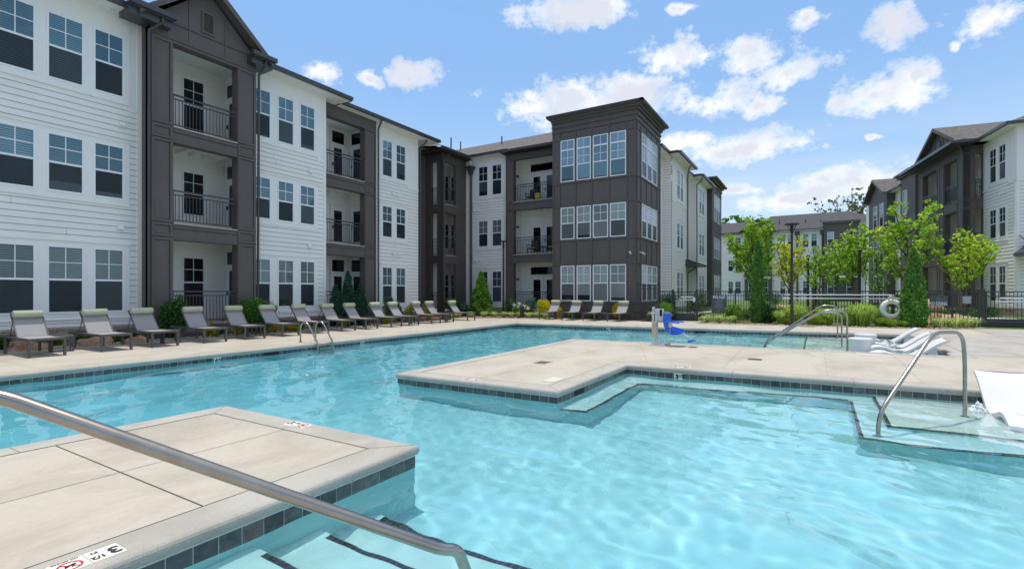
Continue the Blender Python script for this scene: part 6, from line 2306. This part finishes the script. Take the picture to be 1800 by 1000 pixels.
def grass(x, y, z0, w, h, label, base, n, cat='ornamental grass', name='grass_clump', group=None, tip=None, droop=.6, bw=.012):
    """arching blades, three segments each"""
    r = None
    V = []; Fc = []; Cc = []
    for i in range(n):
        a = random.uniform(0, 6.283); rr = random.random() ** .6
        L = h * random.uniform(.7, 1.15); out = w / 2 * rr
        b = Vector((x + random.gauss(0, w * .08), y + random.gauss(0, w * .08), z0))
        d = Vector((math.cos(a), math.sin(a), 0)); s = Vector((-d.y, d.x, 0)) * bw * random.uniform(.6, 1.2)
        p = [b, b + d * out * .35 + Vector((0, 0, L * .6)), b + d * out * .75 + Vector((0, 0, L * (1 - .18 * droop * rr))), b + d * out * 1.15 + Vector((0, 0, L * (1 - .6 * droop * rr)))]
        n0 = len(V)
        for k, q in enumerate(p):
            ww = (1, .9, .6, .12)[k]
            V += [tuple(q - s * ww), tuple(q + s * ww)]
        g = random.uniform(.7, 1.3)
        c = base if not tip or random.random() < .5 else tip
        for k in range(3):
            Fc.append((n0 + 2 * k, n0 + 2 * k + 1, n0 + 2 * k + 3, n0 + 2 * k + 2)); Cc.append((c[0] * g, c[1] * g, c[2] * g))
    mb = MB(); mb.v = V; mb.f = Fc; mb.m = [0] * len(Fc); mb.c = Cc
    o = mb.build(name, 'leaf')
    return tag(o, label, cat, group)


# shrubs of the left bed
shrub(8.0, 17.15, 0, .75, .7, 1.36, 'narrow dark green shrub left of the gabled bay railing', (.06, .16, .03), 5200, .05, name='upright_shrub', lumps=14)
shrub(10.75, 17.1, 0, 1.45, 1.0, 1.32, 'round bright green shrub between the gabled bay and the second white wall', (.10, .24, .03), 8200, .05, lumps=14)
low = 'low dark green shrubs under the left windows'
for x, w, l in ((3.9, .9, 'low dark shrub behind the lounger cut off at the left edge'), (5.0, .9, 'low dark shrub behind the nearest side table'), (5.75, .8, 'low dark shrub behind the second whole lounger'),
                (6.6, .9, 'low dark shrub left of the white corner board'), (9.3, .6, 'low dark shrub below the gabled bay railing'), (12.3, .9, 'low dark shrub behind the ladder loungers'), (13.3, .8, 'low dark shrub left of the junipers')):
    shrub(x, 17.2, 0, w * .8, .5, .4, l, (.08, .18, .035), 1300, .05, group=low)
yl = 'small yellow-leaved shrubs in the left bed'
for x, y, w, h, l in ((8.9, 17.0, .5, .5, 'small yellow shrub below the gabled bay railing'), (9.85, 16.95, .42, .62, 'small yellow shrub right of the fifth lounger'), (11.2, 16.95, .6, .4, 'small yellow shrub at the foot of the round green shrub'),
                      (11.9, 16.95, .6, .38, 'small yellow shrub left of the ladder'), (14.35, 16.95, .45, .42, 'small yellow shrub in front of the junipers'), (16.6, 16.95, .5, .5, 'small yellow-green shrub right of the junipers'),
                      (18.6, 17.1, .5, .95, 'upright yellow shrub under the third white wall windows'), (20.1, 17.1, .7, .95, 'yellow shrub before the dark corner bay'), (21.1, 17.0, .5, .4, 'low yellow shrub near the last left lounger'), (3.0, 17.0, .6, .5, 'small yellow-green plant at the far left edge')):
    shrub(x, y, 0, w, w, h, l, (.52, .5, .03), 1300, .045, .2, group=yl, hue=.05)
# junipers
for x, h, w, l in ((14.3, 1.75, .7, 'left spire of the dark juniper group'), (14.95, 2.35, .75, 'tall middle spire of the dark juniper group'), (15.65, 1.8, .75, 'right spire of the dark juniper group'), (14.6, 1.3, .8, 'low front spire of the dark juniper group'), (15.3, 1.3, .8, 'low right front spire of the dark juniper group')):
    conifer(x, 17.35 if h > 1.4 else 17.2, 0, h, w, l, (.035, .10, .05), 3600, power=.6, name='juniper', cat='juniper', group='dark junipers before the second balcony stack')
shrub(17.3, 17.3, 0, .55, .5, 1.35, 'leafy upright shrub at the corner of the third white wall', (.10, .2, .05), 2000, .05, name='upright_shrub')
shrub(18.1, 17.35, 0, .5, .5, 1.1, 'thin leafy shrub under the third white wall windows', (.10, .2, .05), 1400, .05, name='upright_shrub')
shrub(24.0, 18.3, 0, 1.6, 1.0, 1.25, 'dark holly shrub in the corner left of the cone-shaped tree', (.03, .085, .035), 6000, .055)
shrub(25.9, 15.75, 0, .7, .7, 1.3, 'slim leafy shrub behind the left lamp post', (.10, .2, .06), 2000, .05)
shrub(25.9, 17.1, 0, .8, .6, .5, 'low green shrub right of the cone-shaped tree', (.14, .26, .04), 1800, .045)
shrub(25.6, 14.35, 0, .9, .8, 1.2, 'blue-green shrub before the ground-floor balcony railing', (.08, .17, .10), 3600, .045)
shrub(25.75, 13.35, 0, 1.0, .8, 1.15, 'bright yellow shrub behind the leftmost far end lounger', (.62, .55, .02), 4200, .05, .18, hue=.04)
shrub(25.85, 12.5, 0, .6, .6, .75, 'small yellow shrub peeping out right of the first far end lounger', (.62, .55, .02), 1800, .05, .18, hue=.04)
shrub(25.95, 9.15, 0, 1.15, .7, 1.0, 'bright yellow shrub behind the rightmost far end lounger', (.62, .55, .02), 4600, .05, .18, hue=.04)
for y, l in ((11.6, 'low green shrub under the box bay windows, left one'), (10.4, 'low green shrub under the box bay windows, right one')):
    shrub(25.95, y, 0, .8, .5, .42, l, (.12, .26, .03), 1600, .045)
# white flowering hydrangea by the bollard
hy = shrub(25.0, 14.6, 0, .8, .6, .7, 'white-flowering shrub by the short bollard light', (.10, .22, .04), 1800, .06)
C = []
for cx, cy, cz in ((24.8, 14.8, .72), (24.75, 14.5, .62), (24.85, 14.2, .66), (24.7, 14.75, .5), (25.0, 14.6, .8), (24.8, 13.9, .55)):
    v = rng.normal(0, .05, (160, 3)); C.append(v + np.array([cx, cy, cz]))
leaf_mesh('flower_head', np.concatenate(C), .03, (.85, .85, .72), .08, 'leaf', hy, 1.1, hue=.02)
# striped grasses
sg_ = 'striped grass clumps edging the beds'
li = [(23.45, 16.9), (23.9, 16.3), (24.1, 15.75), (24.3, 15.2), (24.35, 14.75), (24.6, 14.35), (24.65, 13.75), (24.75, 13.3), (24.9, 12.9), (22.7, 17.25), (21.9, 17.2)]
for i, (x, y) in enumerate(li):
    grass(x, y, 0, .62, .34, 'striped yellow-green grass clump in the bed at the far left pool corner', (.66, .72, .3), 150, group=sg_, tip=(.3, .42, .08))
for i, (x, y) in enumerate(((24.9, 6.6), (25.15, 6.95), (25.3, 6.3))):
    grass(x, y, 0, .7, .5, 'striped yellow-green grass clump between the far end loungers and the left gate', (.66, .72, .3), 170, group=sg_, tip=(.3, .42, .08))
grass(25.9, 6.55, 0, .9, .9, 'tall bright green grass clump left of the left gate', (.28, .5, .05), 520)
for i, (x, y) in enumerate(((25.0, 4.35), (25.05, 3.8), (25.15, 3.25))):
    grass(x, y, 0, .62, .36, 'striped yellow-green grass clump below the pool rules sign', (.66, .72, .3), 150, group=sg_, tip=(.3, .42, .08))
for i, (x, y) in enumerate(((26.1, -4.25), (26.35, -4.75), (26.6, -5.2), (26.95, -5.5))):
    grass(x, y, 0, .75, .42, 'striped yellow-green grass clump below the no diving sign', (.66, .72, .3), 150, group=sg_, tip=(.3, .42, .08))
# taller grasses and green mounds in the fence bed
for x, y, w, h, l, n in ((25.6, .7, 1.0, .85, 'arching bright green grass just right of the right lamp post', 800), (25.6, 1.25, .8, .62, 'arching bright green grass just left of the right lamp post', 500), (25.9, -.45, .85, .7, 'arching green grass behind the tops of the far handrails', 700),
                         (26.0, -1.75, 1.2, .92, 'large arching grass between the far handrails and the life ring', 950)):
    grass(x, y, 0, w, h, l, (.30, .50, .06), n, tip=(.42, .56, .1))
for x, y, w, h, l in ((25.35, .95, .8, .5, 'green mound at the foot of the right lamp post'), (25.7, -.15, 1.0, .6, 'green mound below the far handrail tops'), (25.9, -1.2, .9, .55, 'green mound left of the large arching grass'),
                      (25.95, -2.5, 1.0, .42, 'green mound under the life ring'), (25.9, -3.0, .6, .3, 'green mound left of the right cypress')):
    shrub(x, y, 0, w, w * .8, h, l, (.22, .34, .03), 3600, .03, .22, elong=3, up=.4, group='green mounds in the fence bed')
shrub(26.2, 3.35, 0, 1.0, .8, 1.0, 'leafy green shrub left of the left cypress', (.16, .3, .04), 3600, .05)
shrub(26.3, 1.75, 0, .8, .7, .95, 'dark green shrub right of the left cypress', (.04, .11, .03), 3600, .05)
# beyond the fence
bf = 'shrubs beyond the fence'
for x, y, w, h, b, l in ((27.8, 6.9, 1.5, 2.2, (.08, .16, .05), 'tall leafy shrub behind the fence left of the left gate'), (29.5, 5.7, 1.6, 2.1, (.08, .16, .04), 'dark leafy shrub behind the left gate'),
                         (28.6, 3.0, 1.6, .9, (.14, .28, .03), 'green shrub behind the fence by the pool rules sign'), (28.8, 1.5, 1.6, 1.1, (.18, .3, .03), 'green shrub behind the left cypress'),
                         (29.2, .2, 1.8, 1.0, (.26, .36, .04), 'yellow-green shrub behind the right lamp post'), (29.5, -1.5, 2.0, 1.15, (.2, .33, .04), 'green shrub behind the large arching grass'),
                         (29.6, -3.0, 1.6, .9, (.2, .32, .04), 'green shrub behind the life ring'), (31.0, -5.1, 1.4, .9, (.06, .14, .03), 'dark round shrub behind the no diving sign'),
                         (32.0, -7.0, 1.6, 1.0, (.07, .14, .04), 'dark shrub behind the right gate'), (35, -7.3, 2, 1.0, (.10, .14, .06), 'dusky shrub under the right white wall'), (36.5, -4.6, 2.4, 2.3, (.05, .13, .03), 'dark shrub before the gabled tower'),
                         (33, 4.9, 1.4, 1.2, (.5, .48, .03), 'yellow shrub deep in the court on the left'), (44, 3, 3, 2.4, (.05, .14, .03), 'dark hedge shrub at the back left of the court'), (46, -.5, 3, 2.0, (.06, .15, .03), 'dark hedge shrub at the back middle of the court')):
    shrub(x, y, .05, w * .72, w * .72, h * .72, l, b, 2000, .055, group=bf)


def boulder(x, y, z, sx, sy, sz, label, group=None):
    bm = bmesh.new(); bmesh.ops.create_icosphere(bm, subdivisions=3, radius=1)
    ph = random.uniform(0, 9)
    for v in bm.verts:
        c = v.co
        k = 1 + .16 * math.sin(c.x * 3.1 + ph) * math.sin(c.y * 2.7 + ph) + .1 * math.sin(c.z * 5 + c.x * 4 + ph) + random.uniform(-.03, .03)
        v.co = Vector((x + c.x * sx * k, y + c.y * sy * k, z + max(-.3, min(.75, c.z)) * sz * k))
    me = bpy.data.meshes.new('boulder'); bm.to_mesh(me); bm.free()
    me.materials.append(MATS['boulder']); me.update()
    o = bpy.data.objects.new('boulder', me); col.objects.link(o)
    return tag(o, label, 'boulder', group)


for x, y, sx, sz, l in ((4.6, 17.05, .5, .26, 'orange boulder in the bed behind the nearest whole lounger'), (5.9, 17.1, .5, .26, 'orange boulder in the bed behind the second whole lounger'), (6.9, 17.1, .35, .18, 'small orange boulder in the bed left of the gabled bay'),
                        (3.4, 17.1, .5, .25, 'orange boulder in the bed at the far left edge')):
    boulder(x, y, .0, sx, .25, sz, l, 'orange boulders in the beds')
for x, y, z, sx, sy, sz, l in ((29.0, -4.45, .05, .8, .5, .55, 'orange boulder behind the fence left of the no diving sign'), (32.5, -5.0, .3, .9, .6, .9, 'large orange boulder deeper behind the no diving sign'), (30.2, -5.3, .15, .7, .5, .35, 'flat orange boulder behind the fence right of the no diving sign'),
                               (34.0, 1.4, .2, .9, .7, .6, 'orange boulder behind the fence near the left cypress')):
    boulder(x, y, z, sx, sy, sz, l, 'orange boulders in the beds')
# thin dark posts of the court lights, seen between the trees
for x, y, l in ((40, .35, 'thin dark court post between the two slim trees, left one'), (41, -.1, 'thin dark court post between the two slim trees, right one'), (36.6, -2.35, 'thick dark court post behind the wide middle tree')):
    r = empty('court_post', (x, y, .2), l, 'post')
    mb = MB(); mb.tube([(x, y, .1), (x, y, 3.9)], .07, 8); mb.build('shaft', 'black_metal', r)
    mb = MB(); mb.tube([(x, y, 3.9), (x, y, 4.0)], .13, 8); mb.build('cap', 'black_metal', r)
